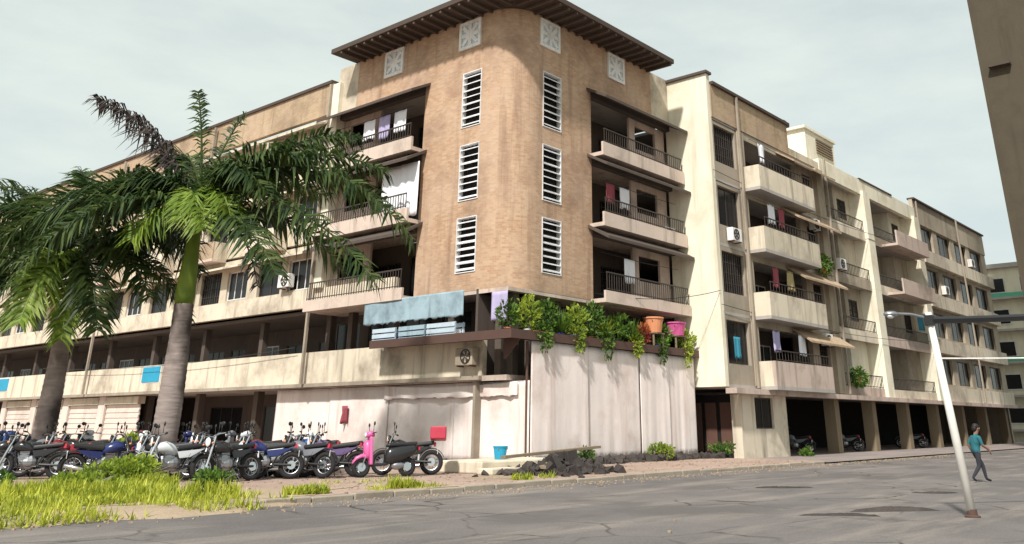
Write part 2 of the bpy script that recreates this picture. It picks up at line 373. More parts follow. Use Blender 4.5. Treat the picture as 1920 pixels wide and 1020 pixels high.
# --- corner tower
CR = 1.45   # rounded brick corner
m = MB(); n = 16; vs = []
for i in range(n+1):
    q = math.pi + math.pi/2*i/n; c_, s_ = math.cos(q), math.sin(q); o_ = (TX+CR, TY+CR)
    for rr in (CR, CR-.3):
        for z in (6.02, 17.41): vs.append((o_[0]+rr*c_, o_[1]+rr*s_, z))
m.add(vs, [f for i in range(n) for f in ((4*i,4*i+4,4*i+5,4*i+1), (4*i+2,4*i+3,4*i+7,4*i+6))])
cw = m.build('corner_wall', 'brick', B)
for p_ in cw.data.polygons: p_.use_smooth = abs(p_.normal.z) < .5
LV = [(12.55,14.95), (9.52,11.82), (6.72,8.86)]
for fr, s0, sb, s1, win, flip in ((frR, TX, 28.4, 34.68, (25.2,26.36), False), (frL, TY, 26.8, 33.1, (23.42,24.5), True)):
    start = s0 if not flip else s0 + .3
    MB(fr).wall(s0+CR, sb, 6.02, 15.1, 0, .3, [(win[0], win[1], a, b_) for a, b_ in LV]).build('brick_wall', 'brick', B)
    MB(fr).wall(s0+CR, s1-1.5, 15.1, 17.41, 0, .3).build('attic_wall', 'brick', B)
    MB(fr).wall(s1-1.5, s1, 15.1, 17.41, .02, .3).build('attic_wall', 'cream', B)
    for a, b_ in LV:
        m = MB(fr); t = .035
        m.box(win[0], win[0]+t, -.03, .2, a, b_).box(win[1]-t, win[1], -.03, .2, a, b_).box(win[0]+t, win[1]-t, -.03, .2, b_-t, b_).box(win[0]+t, win[1]-t, -.03, .2, a, a+t)
        lw = m.build('louvre_window', 'frame_white', B)
        first = None; n = 8
        for i in range(n):
            z = a + t + (b_-a-2*t)*(i+.5)/n
            if first is None:
                first = MB(fr).hexa([(win[0]+t,-.02,z-.075),(win[1]-t,-.02,z-.075),(win[1]-t,.14,z+.03),(win[0]+t,.14,z+.03),(win[0]+t,-.02,z-.03),(win[1]-t,-.02,z-.03),(win[1]-t,.14,z+.055),(win[0]+t,.14,z+.055)]).build('slat', 'frame_white', lw); z_first = z
            else:
                sl = share(first, 'slat', lw, (0,0,z-z_first)); ti = random.uniform(-.16,.16); sl.rotation_euler = (0,ti,0) if flip else (ti,0,0)
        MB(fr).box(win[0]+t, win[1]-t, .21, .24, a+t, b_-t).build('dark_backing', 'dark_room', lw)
    # ornamental attic vents: white square frame with a star lattice
    for c in ((25.6, 30.3) if not flip else (24.15, 29.0)):
        zc, h = 16.65, .63
        m = MB(fr); t = .14
        m.box(c-h, c-h+t, -.09, -.002, zc-h, zc+h).box(c+h-t, c+h, -.09, -.002, zc-h, zc+h).box(c-h+t, c+h-t, -.09, -.002, zc-h, zc-h+t).box(c-h+t, c+h-t, -.09, -.002, zc+h-t, zc+h)
        vent = m.build('ornamental_vent', 'white_paint', B)
        MB(fr).box(c-h+t, c+h-t, -.03, -.002, zc-h+t, zc+h-t).build('backing', 'pale_blue', vent)
        for k in range(4):
            q = math.pi*k/4; m = MB(fr); r = h-t-.01 if k % 2 == 0 else (h-t)*1.25; u, v = math.cos(q), math.sin(q); wd = .085
            m.hexa([(c-u*r-v*wd,-.075-k*.003,zc-v*r+u*wd),(c+u*r-v*wd,-.075-k*.003,zc+v*r+u*wd),(c+u*r-v*wd,-.03,zc+v*r+u*wd),(c-u*r-v*wd,-.03,zc-v*r+u*wd),
                    (c-u*r+v*wd,-.075-k*.003,zc-v*r-u*wd),(c+u*r+v*wd,-.075-k*.003,zc+v*r-u*wd),(c+u*r+v*wd,-.03,zc+v*r-u*wd),(c-u*r+v*wd,-.03,zc-v*r-u*wd)])
            m.build('lattice_bar', 'white_paint', vent)
    # recessed balconies
    for i, z in enumerate(FL[1:4]):
        bal = mbx(fr, 'slab_pale', 'balcony', B, (sb-.15, s1-.05, -.75, 2.4, z-.16, z))
        MB(fr).box(sb-.15, s1-.05, -.75, -.65, z, z+(.42 if i else .3)).build('kerb_wall', 'slab_pale', bal)
        railing(fr, sb, s1-.2, -.70, z+(.42 if i else .3), z+1.0, bal)
        dw = sb + 3.1
        MB(fr).wall(sb, s1, z, z+2.88, 2.4, 2.52, [(sb+.35, dw, z+.02, z+2.3), (dw+.6, s1-.7, z+.9, z+2.1)]).build('back_wall', 'shaded_inner_wall', B)
        window(fr, sb+.35, dw, z+.02, z+2.3, 2.42, B, nv=3)
        window(fr, dw+.6, s1-.7, z+.9, z+2.1, 2.42, B, nv=2, bars=8)
        MB(fr).box(sb, sb+.3, .302, 2.4, z, z+2.88).build('side_wall', 'cream', B)
        hood(fr, sb-.3, s1-.02, -.01, -1.05, z+2.98, z+2.42, .12, 'hood_dark', B)
        MB(fr).box(dw+.15, s1-.1, .25, .4, z, z+1.1).build('low_wall', 'pinkish', B)
        MB(fr).wall(dw+.15, s1-.1, z+1.1, z+2.6, .27, .38, [(dw+.6, s1-.9, z+1.2, z+2.3)]).build('screen_wall', 'pinkish', B)
        MB(fr).box(sb, s1, -.02, .25, z+2.62, z+2.9).build('beam', 'hood_dark', B)
    # first floor behind the shelf, ground floor behind the hoarding
    MB(fr).wall(start, s1, 3.0, 6.05, 1.5, 1.62, [(s0+1+k*2.3, s0+2.7+k*2.3, 3.9, 5.6) for k in range(5)]).build('back_wall', 'shaded_inner_wall', B)
    for k in range(5): window(fr, s0+1+k*2.3, s0+2.7+k*2.3, 3.9, 5.6, 1.53, B, nv=2)
    MB(fr).box(start, s1, .01, 1.5, 2.82, 3.0).build('floor_slab', 'slab_pale', B)
    MB(fr).box(start, s1, .01, 1.5, 5.88, 6.02).build('floor_slab', 'slab_pale', B)
    MB(fr).box(start, s1, 1.5, 1.62, .1, 2.82).build('ground_wall', 'grey_plaster', B)
    for k in range(4):
        c = s0 + .3 + k*3.1; MB(fr).box(c, c+.3, .6, .9, 3.0, 5.88).build('column', 'shaded_inner_wall', B)
OV, EZ, SL = 1.45, 17.42, .44
for fr, a_, b_ in ((frR, 26.2, 34.6), (frL, 24.5, 33.0)): MB(fr).box(a_, b_, .31, 2.6, 15.0, 15.08).build('ceiling', 'concrete', B)
a0, b0, a1, b1 = TX-OV, TY-OV, 33.1, 31.9; cx, cy = (a0+a1)/2, (b0+b1)/2; hp = EZ + SL*(cx-a0)
m = MB().add([(a0,b0,EZ),(a1,b0,EZ),(a1,b1,EZ),(a0,b1,EZ),(a0,b0,EZ+.22),(a1,b0,EZ+.22),(a1,b1,EZ+.22),(a0,b1,EZ+.22),(cx,cy,hp+.2)],
      [(0,1,5,4),(1,2,6,5),(2,3,7,6),(3,0,4,7),(4,5,8),(5,6,8),(6,7,8),(7,4,8),(3,2,1,0)])
roof = m.build('roof', 'roof_dark', B)
for k in range(22):
    q = .5 + k*.55
    if q < a1-a0-.2: MB().box(a0+q-.05, a0+q+.05, b0+.05, TY-.01, EZ-.13, EZ-.002).build('rafter', 'soffit', roof)
    if q < b1-b0-.2 and b0+q > TY: MB().box(a0+.05, TX-.01, b0+q-.05, b0+q+.05, EZ-.13, EZ-.002).build('rafter', 'soffit', roof)
MB().box(TX+2.7, 34.6, TY+2.7, 33, 15.0, 15.1).build('roof_slab', 'concrete', B)
# metal plant shelf wrapped round the first floor of the tower
sh = MB(); sh.box(22.55, 34.75, 20.75, 21.65, 4.2, 4.3); sh.box(22.55, 23.35, 21.65, 28.2, 4.2, 4.3)
shelf = sh.build('plant_shelf', 'rust_metal', B)
m = MB(); m.box(22.55, 34.75, 20.72, 20.748, 4.12, 4.42).box(22.52, 22.548, 20.72, 28.2, 4.12, 4.42).build('shelf_edge', 'rust_metal', shelf)
for k in range(7): MB().hexa([(23.2+k*1.85,21.6,3.5),(23.25+k*1.85,21.6,3.5),(23.25+k*1.85,21.68,3.5),(23.2+k*1.85,21.68,3.5),(23.2+k*1.85,20.9,4.19),(23.25+k*1.85,20.9,4.19),(23.25+k*1.85,21.68,4.19),(23.2+k*1.85,21.68,4.19)]).build('bracket', 'rust_metal', shelf)

# --- left wing (faces -X), behind the palms
LS0, LS1 = 33.12, 86
MB(frL).box(22.9, LS1, -.02, .22, 2.95, 4.28).build('parapet_band', 'cream_band', B)
MB(frL).box(22.9, LS1, -.16, -.021, 2.86, 3.0).build('drip_ledge', 'grey_plaster', B)
MB(frL).box(LS0, LS1, .23, 5, 2.84, 3.0).build('floor_slab', 'concrete', B)
MB(frL).box(28.0, LS1, -.02, .24, 6.2, 6.98).build('parapet_band', 'cream_band', B)
for z in FL[1:5]: MB(frL).box(LS0, LS1, .25, 5, z-.1, z+.05).build('floor_slab', 'shaded_inner_wall', B)
bayw = 5.2
for i in range(10):
    s = LS0 + .1 + i*bayw
    # open first-floor gallery
    MB(frL).box(s, s+.3, .9, 1.2, 3.0, 5.94).build('column', 'shaded_inner_wall', B)
    MB(frL).wall(s, s+bayw, 3.0, 5.94, 3.6, 3.72, [(s+.6, s+2.0, 3.1, 5.2), (s+2.7, s+4.5, 3.9, 5.2)]).build('back_wall', 'shaded_inner_wall', B)
    window(frL, s+.6, s+2.0, 3.1, 5.2, 3.62, B, nv=2); window(frL, s+2.7, s+4.5, 3.9, 5.2, 3.62, B, nv=3, frame='frame_white' if i % 3 == 1 else 'frame_dark')
    for f, z in enumerate(FL[1:4]):
        zb = z + .93 if f == 0 else z + .05
        MB(frL).wall(s, s+bayw-.012, zb, z+2.95, 0, .24, [(s+.5, s+2.3, z+1.0, z+2.4), (s+2.9, s+4.8, zb if f else z+.95, z+2.5)]).build('wall', 'cream', B)
        window(frL, s+.5, s+2.3, z+1.0, z+2.4, .1, B, frame='frame_white', nv=3, pane='glass')
        window(frL, s+2.9, s+4.8, (z+.95 if f == 0 else z+.1), z+2.5, .14, B, nv=2, bars=9 if i % 2 else 0)
        hood(frL, s+.3, s+5.0, -.01, -.75, z+2.75, z+2.5, .09, 'cream_band', B)
        if f: 
            bl = mbx(frL, 'slab_pale', 'balcony', B, (s+2.7, s+5.0, -.8, -.01, z-.12, z))
            MB(frL).box(s+2.7, s+5.0, -.8, -.72, z, z+.85).build('parapet', 'parapet_wash' if i % 2 else 'cream_band', bl)
            MB(frL).box(s+2.7, s+2.78, -.72, -.01, z, z+.85).build('parapet', 'cream_band', bl); MB(frL).box(s+4.92, s+5.0, -.72, -.01, z, z+.85).build('parapet', 'cream_band', bl)
    # ground floor
    MB(frL).box(s, s+.35, 1.0, 1.35, .1, 2.84).build('column', 'shaded_inner_wall', B)
    if s < 47 or i > 7: MB(frL).wall(s, s+bayw, .1, 2.84, 4.0, 4.1, [(s+.8, s+4, .1, 2.3)]).build('ground_wall', 'shaded_inner_wall', B); window(frL, s+.8, s+4, .1, 2.3, 4.02, B, nv=3)
MB(frL).box(LS0, LS1, 5.02, 5.2, .1, 15.1).build('rear_wall', 'shaded_inner_wall', B)
MB(frL).box(LS0+.3, LS1, -.1, .15, 15.2, 16.75).build('roof_parapet', 'parapet_wash', B)
MB(frL).box(LS0+.3, LS1, -.2, .25, 16.75, 16.9).build('coping', 'roof_dark', B)
MB(frL).box(LS0-.4, LS0+.28, -.2, .3, 6.98, 16.6).build('corner_pier', 'pier_plaster', B)
# rolling shutters of the ground-floor shops
for k in range(4):
    s = 48.4 + k*4.6; m = MB(frL)
    for j in range(17): m.box(s, s+3.7, .35+(j % 2)*.03, .42+(j % 2)*.03, .12+j*.135, .12+j*.135+.132)
    shu = m.build('rolling_shutter', 'shutter_pale', B); MB(frL).box(s-.05, s+3.75, .2, .6, 2.43, 2.8).build('shutter_box', 'cream', shu)
    MB(frL).box(s+3.76, s+4.54, .25, .6, .1, 2.84).build('shop_pier', 'shutter_pale', B)
# --- right wing (faces -Y)
WS0, WS1 = 34.7, 80.3
MB(frW).box(WS0, WS0+.3, 0, 2.4, 2.9, 17.25).build('end_wall', 'pier_plaster', B)
MB(frW).box(WS0-.12, WS0+.4, -.1, 2.55, 17.25, 17.38).build('coping', 'hood_dark', B)
for z in FL: MB(frW).box(WS0+.3, WS1, .02, 8, z-.14, z).build('floor_slab', 'concrete', B)
MB(frW).box(WS0+.3, WS1, 8, 8.2, .04, 15.1).build('rear_wall', 'shaded_inner_wall', B)
# A roof parapet, B low parapet, stair head, C and D parapets
MB(frW).box(WS0+.3, 43.2, -.05, .2, 15.102, 16.75).build('roof_parapet', 'parapet_wash', B)
MB(frW).box(WS0+.3, 43.3, -.2, .3, 16.75, 16.9).build('coping', 'roof_dark', B)
MB(frW).box(43.2, 47.0, -.05, .2, 15.102, 15.5).build('roof_parapet', 'cream', B)
st = MB(frW).wall(46.9, 51.0, 15.1, 17.7, .5, .7, []).box(46.9, 47.1, .7, 5, 15.1, 17.7).box(50.8, 51.0, .7, 5, 15.1, 17.7).box(46.7, 51.2, .4, 5.1, 17.7, 17.85).build('stair_head', 'pier_plaster', B)
for j in range(6): MB(frW).box(48.3, 50.6, .42, .499, 16.5+j*.16, 16.6+j*.16).build('louvre_slat', 'block_wall', st)
MB(frW).box(47.0, 63.0, -.1, .2, 14.8, 15.75).build('roof_parapet', 'pier_plaster', B)
MB(frW).box(53.0, 58.6, -.15, .25, 15.75, 15.85).build('coping', 'roof_dark', B)
MB(frW).box(63.0, WS1, -.05, .2, 14.75, 16.4).build('roof_parapet', 'tan_facade', B)
MB(frW).box(63.0, WS1, -.2, .3, 16.4, 16.52).build('coping', 'roof_dark', B)
MB(frW).box(WS1-.3, WS1, .2, 8, .04, 16.4).build('end_wall', 'tan_facade', B)
for f, z in enumerate(FL[:4]):
    top = z + 2.9
    # A: window bay, column
    MB(frW).wall(WS0+.3, 37.4, z, top, .02, .26, [(WS0+.45, 37.2, z+.85, z+2.7)]).build('wall', 'grey_plaster', B)
    window(frW, WS0+.45, 37.2, z+.85, z+2.7, .18, B, nv=2, bars=10 if f % 2 else 0)
    MB(frW).box(37.4, 38.0, -.05, .5, z, top).build('column', 'tan_facade', B)
    # A: deep balcony with pale front
    bal = MB(frW).box(37.6, 43.8, -.95, .01, z-.17, z-.02).build('balcony', 'concrete', B)
    MB(frW).box(37.6, 43.8, -.95, -.8, z-.02, z+1.05).build('parapet', ('pinkish','cream_band','cream','cream_band')[f], bal)
    MB(frW).box(37.6, 37.75, -.8, -.06, z-.02, z+1.05).build('parapet', 'cream_band', bal); MB(frW).box(43.65, 43.8, -.8, -.01, z-.02, z+1.05).build('parapet', 'cream_band', bal)
    MB(frW).wall(38.0, 44.3, z, top, 2.2, 2.3, [(38.6, 40.4, z+.02, z+2.2), (41.2, 43.6, z+.9, z+2.2)]).build('back_wall', 'shaded_inner_wall', B)
    window(frW, 38.6, 40.4, z+.02, z+2.2, 2.22, B, nv=2); window(frW, 41.2, 43.6, z+.9, z+2.2, 2.22, B, nv=3, frame='frame_white')
    MB(frW).box(38.0, 43.9, .0, .2, top-.3, top).build('beam', 'tan_facade', B)
    railing(frW, 37.9, 43.6, -.88, z+1.05, z+1.5, bal, step=.3)
    # B: sloping sunshade over small window
    MB(frW).wall(43.9, 47.0, z, top, .02, .26, [(44.7, 46.0, z+.8, z+2.35)]).build('wall', 'tan_facade', B)
    window(frW, 44.7, 46.0, z+.8, z+2.35, .2, B, nv=2, bars=6)
    hood(frW, 41.6, 46.9, -.02, -1.0, z+2.85, z+2.2, .1, 'parapet_wash', B)
    MB(frW).box(46.2, 47.1, -.2, .018, z-.1, top).build('column', 'tan_facade', B)
    # C: two deep bays between fins
    for (a, b_) in ((47.1, 53.0), (54.0, 62.2)):
        MB(frW).wall(a, b_, z, top, 2.6, 2.7, [(a+.5, a+2.0, z+.02, z+2.3), (a+2.8, b_-.7, z+.9, z+2.2)]).build('back_wall', 'shaded_inner_wall', B)
        window(frW, a+.5, a+2.0, z+.02, z+2.3, 2.62, B, nv=2); window(frW, a+2.8, b_-.7, z+.9, z+2.2, 2.62, B, nv=3)
        MB(frW).box(a, b_, -.06, .06, z-.25, z+.32).build('parapet', ('cream_band','tan_facade','cream_band','pinkish')[(f+int(a)) % 4], B)
        railing(frW, a+.05, b_-.05, 0, z+.32, z+.95, B, step=.22)
        MB(frW).wall(b_-2.5, b_, z, top, .7, .82, [(b_-2.0, b_-.7, z+1.0, z+2.2)] if f % 2 else []).box(b_-2.5, b_-2.38, .82, 2.6, z, top).build('infill_wall', ('cream','pier_plaster','tan_facade','cream')[(f+int(b_)) % 4], B)
        if f % 2: window(frW, b_-2.0, b_-.7, z+1.0, z+2.2, .74, B, nv=2, bars=6)
    for a, b_ in ((53.0, 54.0), (62.2, 63.2)): MB(frW).box(a, b_, -.25, 2.6, z-.14, top).build('fin_wall', 'pier_plaster', B)
    if f in (2, 3):
        bl = MB(frW).box(55.6, 61.6, -1.1, -.07, z-.2, z-.05).build('balcony', 'pinkish', B); MB(frW).box(55.6, 61.6, -1.1, -1.0, z-.05, z+.75).build('parapet', 'pinkish', bl)
    # D: four windows and spandrel band
    hs = [(63.6+k*4.1, 66.7+k*4.1, z+.95, z+2.6) for k in range(4)]
    MB(frW).wall(63.2, WS1, z, top, .02, .26, hs).build('wall', 'tan_facade', B)
    MB(frW).box(63.2, WS1, -.35, .018, z-.15, z+.75).build('spandrel', 'cream_band', B)
    for h in hs: window(frW, h[0], h[1], h[2], h[3], .2, B, nv=3)
for s_, d_, z1 in ((37.35,-.12,16.7),(47.2,-.28,15.7),(63.4,-.12,16.3),(71.6,-.42,16.3)):
    MB(frW).box(s_-.06, s_+.06, d_-.1, d_, 2.9, z1).build('drain_pipe', 'grey_plaster', B)
for s_ in (33.3, 43.6, 54.0): MB(frL).box(s_-.06, s_+.06, -.34, -.22, 3.0, 16.6).build('drain_pipe', 'grey_plaster', B)
for s_ in (49.0, 66.0, 71.5):   # roof tanks
    tk = MB().lathe(frW(s_,3.2,15.1 if s_ > 52 else 17.85), [(.75,0),(.78,.3),(.78,1.1),(.6,1.35),(.2,1.5),(.2,1.58)], 18).build('water_tank', 'black', B)
# ground storey: guard room, pillars, dark parking
MB(frW).box(WS0, WS1, -.5, .018, 2.62, 2.84).build('beam', 'pinkish', B)
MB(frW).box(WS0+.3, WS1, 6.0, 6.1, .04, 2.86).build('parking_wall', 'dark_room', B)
g_ = MB(frW).wall(35.9, 40.3, .04, 2.62, .03, .2, [(37.2, 38.95, 1.22, 2.52)]).box(35.9, 36.12, .2, .5, .04, 2.62).box(40.1, 40.3, .2, 3.2, .04, 2.62).build('guard_room', 'cream_band', B)
window(frW, 37.2, 38.95, 1.22, 2.52, .14, B, nv=2)
MB(frW).box(36.3, 36.4, .5, 3.2, .04, 2.62).build('opening_shade_panel', 'dark_room', B)  # dark panel painted in for the shade of the open side
for k in range(3): MB(frW).box(36.24, 36.28, .7+k*.75, 1.25+k*.75, .3, 2.3).build('door_leaf', 'door_brown', B)
for s in (46.0, 51.1, 56.5, 62, 67.5, 73, 78.5): MB(frW).box(s, s+.55, .1, .7, .04, 2.84).build('pillar', 'block_wall', B)

# ------------------------------------------------------------------ white hoarding round the shop corner
def sheetpanel(name, mat, par, p0, p1, z0, z1, fold=.07, nfold=5, th=.03, sag=0, nx=40, nz=14, seed=0):
    rnd = random.Random(seed); p0 = Vector((p0[0],p0[1],0)); p1 = Vector((p1[0],p1[1],0)); d = p1-p0; nrm = Vector((d.y,-d.x,0)).normalized()
    ph = [(rnd.uniform(0,6.3), rnd.uniform(.5,1.5), rnd.uniform(-.8,.8)) for _ in range(4)]
    grid = []
    for j in range(nz+1):
        for i in range(nx+1):
            u, v = i/nx, j/nz
            off = sum(fold*k[1]/(q+1)*math.sin(nfold*(q+1)*2*math.pi*u*.5 + k[0] + k[2]*v*2) for q, k in enumerate(ph))*(1-.75*v)
            zz = z0 + (z1-z0)*v - (sag*math.sin(math.pi*u)*v if sag else 0) + (rnd.uniform(-.05,.05) if j == 0 else 0)
            grid.append(p0 + d*u + nrm*off + Vector((0,0,zz)))
    m = MB(); n = len(grid); w_ = nx+1
    vs = [tuple(g) for g in grid] + [tuple(g - nrm*th) for g in grid]
    fs = []
    for j in range(nz):
        for i in range(nx):
            a = j*w_+i; fs.append((a,a+1,a+w_+1,a+w_)); fs.append((n+a+w_,n+a+w_+1,n+a+1,n+a))
    for i in range(nx): a = i; b = nz*w_+i; fs += [(a+1,a,n+a,n+a+1), (b,b+1,n+b+1,n+b)]
    for j in range(nz): a = j*w_; b = a+nx; fs += [(a,a+w_,n+a+w_,n+a), (b+w_,b,n+b,n+b+w_)]
    m.add(vs, fs); return m.build(name, mat, par, smooth=True)
h = tag(empty('hoarding', (29, 20.9, .1)), 'tall white sheet hoarding below the plant shelf, right of the corner', 'hoarding', 'white hoardings round the shop corner')
cuts = [23.72, 26.95, 30.3, 32.4, 34.5]
for i in range(4): sheetpanel('sheet', 'hoarding_sheet', h, (cuts[i]+.03, 20.86+.05*(i % 2)), (cuts[i+1], 20.86+.05*(i % 2)), .2, 4.11, .012, 3, seed=i)
for c in cuts: MB().tube([(c, 21.05, .08), (c, 21.05, 4.1)], .05, 8).build('post', 'rust_metal', h)
h = tag(empty('hoarding', (23, 28, .1)), 'low pinkish white sheet hoarding behind the parked motorcycles, under the parapet band', 'hoarding', 'white hoardings round the shop corner')
cuts = [20.95, 24.6, 28.3, 32, 35.9]
for i in range(4): sheetpanel('sheet', 'hoarding_sheet', h, (23.72+.04*(i % 2), cuts[i+1]), (23.72+.04*(i % 2), cuts[i]-.02), .2, 2.8, .012, 3, seed=10+i)
for c in cuts: MB().tube([(23.92, c, .08), (23.92, c, 2.81)], .05, 8).build('post', 'rust_metal', h)
sheetpanel('swag', 'hoarding_sheet', h, (23.6, 28.4), (23.6, 21.4), 2.3, 2.78, .04, 3, sag=.1, seed=30)
tag(sheetpanel('red_rag', 'laundry_red', None, (23.6, 31.0), (23.6, 30.6), 1.45, 2.1, .09, 3, nx=12, nz=6, seed=5), 'small red rag hanging on the low white hoarding', 'rag')

# ------------------------------------------------------------------ things on the plant shelf
b_ = sheetpanel('awning_sheet', 'blue_sheet', None, (22.7, 28.9), (22.7, 23.3), 5.05, 5.95, .04, 3, seed=41)
tag(b_, 'pale blue plastic sheet strung above crates on the plant shelf', 'tarpaulin')
for i, (y, w_, cm, lab) in enumerate(((27.6,1.35,'pale_blue','pale blue crate on the plant shelf, farthest from the tower corner'), (26.0,1.45,'blue_sheet','middle blue crate under the strung plastic sheet'), (24.4,1.5,'pale_blue','pale crate on the plant shelf, nearest the tower corner'))):
    r = tag(empty('crate', (22.95, y, 4.3)), lab, 'crate', 'crates on the plant shelf')
    z0 = 4.31
    m = MB()
    for z in (0,.2,.4): m.box(22.68, 22.71, y-w_/2, y+w_/2, z0+z, z0+z+.15).box(23.17, 23.2, y-w_/2, y+w_/2, z0+z, z0+z+.15)
    m.build('side', cm, r)
    for q in (-1,1):
        for a in (22.715, 23.125): MB().box(a, a+.045, y+q*(w_/2-.03)-.03, y+q*(w_/2-.03)+.03, z0, z0+.56).build('corner_post', cm, r)
    MB().box(22.77, 23.12, y-w_/2+.07, y+w_/2-.07, z0, z0+.03).build('floor', cm, r)
    MB().box(22.78, 23.11, y-w_/2+.1, y+w_/2-.1, z0+.04, z0+.3).build('load', ('deep_blue','black','white_cloth')[i], r)
def leaves(m, c, rad, n, size, up=.3, rnd=random, shape=(1,1,1)):
    for _ in range(n):
        while True:
            p = Vector((rnd.uniform(-1,1), rnd.uniform(-1,1), rnd.uniform(-1,1)))
            if .25 < p.length < 1: break
        q = Vector((c[0]+p.x*rad*shape[0], c[1]+p.y*rad*shape[1], c[2]+p.z*rad*shape[2]))
        d = (p + Vector((rnd.uniform(-.7,.7), rnd.uniform(-.7,.7), rnd.uniform(-.5,.7)+up))).normalized()
        sd_ = d.cross(Vector((rnd.uniform(-1,1), rnd.uniform(-1,1), rnd.uniform(-1,1)))).normalized(); s = size*rnd.uniform(.6,1.3)
        nn = d.cross(sd_)*s*.12
        m.add([tuple(q), tuple(q+d*s*.5+sd_*s*.28+nn), tuple(q+d*s), tuple(q+d*s*.5-sd_*s*.28+nn)], [(0,1,2),(0,2,3)])
def pot_plant(x, y, z, pr, ph, cr, ch, n, lm, pm, label, size=.2, kind='bush'):
    r = tag(empty('potted_plant', (x, y, z)), label, 'potted plant', 'potted plants on the shelf')
    MB().lathe((x,y,z+.004), [(pr*.72,0),(pr*.95,ph*.82),(pr*1.08,ph*.83),(pr*1.08,ph),(pr*.95,ph),(pr*.9,ph*.9)], 14).build('pot', pm, r, smooth=False)
    m = MB()
    for k in range(4):
        a = random.uniform(0,6.3); m.tube([(x,y,z+ph*.85),(x+.06*math.cos(a),y+.06*math.sin(a),z+ph+ch*.4),(x+cr*.4*math.cos(a),y+cr*.4*math.sin(a),z+ph+ch*.9)], [.016,.012,.006], 5)
    m.build('stem', 'leaf', r)
    m = MB()
    if kind == 'bush': leaves(m, (x,y,z+ph+ch*.5), cr, n, size, shape=(1,1,ch*.55/cr))
    else:
        for k in range(n//3):
            a = random.uniform(0,6.3); l_ = ch*random.uniform(.7,1.15); el = random.uniform(.35,1.35); w_ = .035
            p0 = Vector((x,y,z+ph*.9)); dr = Vector((math.cos(a)*math.cos(el), math.sin(a)*math.cos(el), math.sin(el))); sd_ = Vector((-math.sin(a), math.cos(a), 0))
            p1 = p0 + dr*l_*.55; p2 = p0 + dr*l_ - Vector((0,0,.28*l_*math.cos(el)))
            m.add([tuple(p0-sd_*w_*.4), tuple(p0+sd_*w_*.4), tuple(p1+sd_*w_), tuple(p2), tuple(p1-sd_*w_)], [(0,1,2,4),(4,2,3)])
    m.build('foliage', lm, r)
PL = [(22.95,'leaf',.34,1.0,'bush','small dark leafy pot plant at the very corner of the shelf'), (23.8,'leaf_lime',.42,1.25,'bush','tall lime green pot plant just right of the shelf corner'),
 (24.75,'leaf',.46,1.3,'bush','broad dark green pot plant beside the lime one'), (25.7,'leaf',.4,1.15,'spiky','arching strap-leaved pot plant third from the shelf corner'),
 (26.6,'leaf_lime',.46,1.2,'bush','bushy yellow-green pot plant below the right brick face'), (27.5,'leaf',.5,1.35,'bush','tallest deep green bush mid shelf'),
 (28.4,'leaf_lime',.44,1.15,'spiky','spiky lime plant mid shelf below the balcony edge'), (29.3,'leaf',.48,1.1,'bush','rounded green pot plant below the first balcony'),
 (30.2,'leaf',.42,1.2,'spiky','dark spiky pot plant left of the orange tub'), (31.0,'leaf_red',.3,.8,'bush','reddish leaved pot plant touching the orange tub'),
 (32.4,'leaf',.36,.9,'bush','low green pot plant between orange and pink tubs'), (34.2,'leaf_lime',.42,.8,'bush','lime pot plant at the far right end of the shelf')]
for i, (x, lm, cr, ch, kd, lab) in enumerate(PL):
    pot_plant(x, 21.15 if i else 21.3, 4.3, .13, .22, cr*1.05, ch*.85, 260, lm, ('terracotta','white_plastic','black','deep_blue','terracotta')[i % 5], lab, .19, kd)
for i, (x, lm, wd, dp) in enumerate(((24.2,'leaf',.9,.5),(26.2,'leaf_lime',.7,.45),(28.0,'leaf',1.0,.6),(30.0,'leaf_lime',.8,.4),(31.9,'leaf',.8,.55),(33.8,'leaf_lime',.7,.6))):
    r = tag(empty('trailing_plant', (x,20.95,4.3)), ('dark ivy','lime creeper','long dark creeper','short lime creeper','ragged dark creeper','bright creeper')[i] + ' trailing over the shelf front, ' + ('left of the lime bushes','below the arching strap plant','below the mid shelf bushes','left of the orange tub','below the orange tub','at the right end')[i], 'plant', 'creepers trailing from the shelf')
    MB().box(x-wd*.45, x+wd*.45, 20.8, 21.0, 4.304, 4.46).build('trough', ('terracotta','deep_blue','black')[i % 3], r, bevel=.015)
    m = MB(); leaves(m, (x,20.78,4.45), 1, 170, .15, up=-.2, shape=(wd*.55,.16,.3)); leaves(m, (x+random.uniform(-.2,.2),20.66,4.3-dp*.4), 1, 90, .14, up=-.8, shape=(wd*.35,.08,dp*.7)); m.build('foliage', lm, r)
def tub(x, y, z, r0, h0, mat, label, name='tub', cat='tub', group=None, handle=False):
    r = tag(empty(name, (x,y,z)), label, cat, group)
    MB().lathe((x,y,z+.004), [(r0*.78,0),(r0*.98,h0*.9),(r0*1.06,h0*.9),(r0*1.06,h0),(r0*.97,h0),(r0*.8,h0*.15)], 18).build('body', mat, r)
    pts = [(x+r0*1.05*math.cos(a), y, z+h0*.9-.22*r0*2*math.sin(a)) for a in [math.pi*k/8 for k in range(9)]]
    MB().tube([(p[0], p[1]-r0*.5, p[2]) for p in pts], .012, 6).build('handle', 'steel', r)
tub(31.6, 21.0, 4.95, .42, .62, 'orange', 'orange plastic tub among the shelf plants', group='coloured tubs on the shelf')
tub(33.3, 21.0, 4.95, .45, .55, 'pink', 'magenta plastic tub near the right end of the shelf', group='coloured tubs on the shelf')
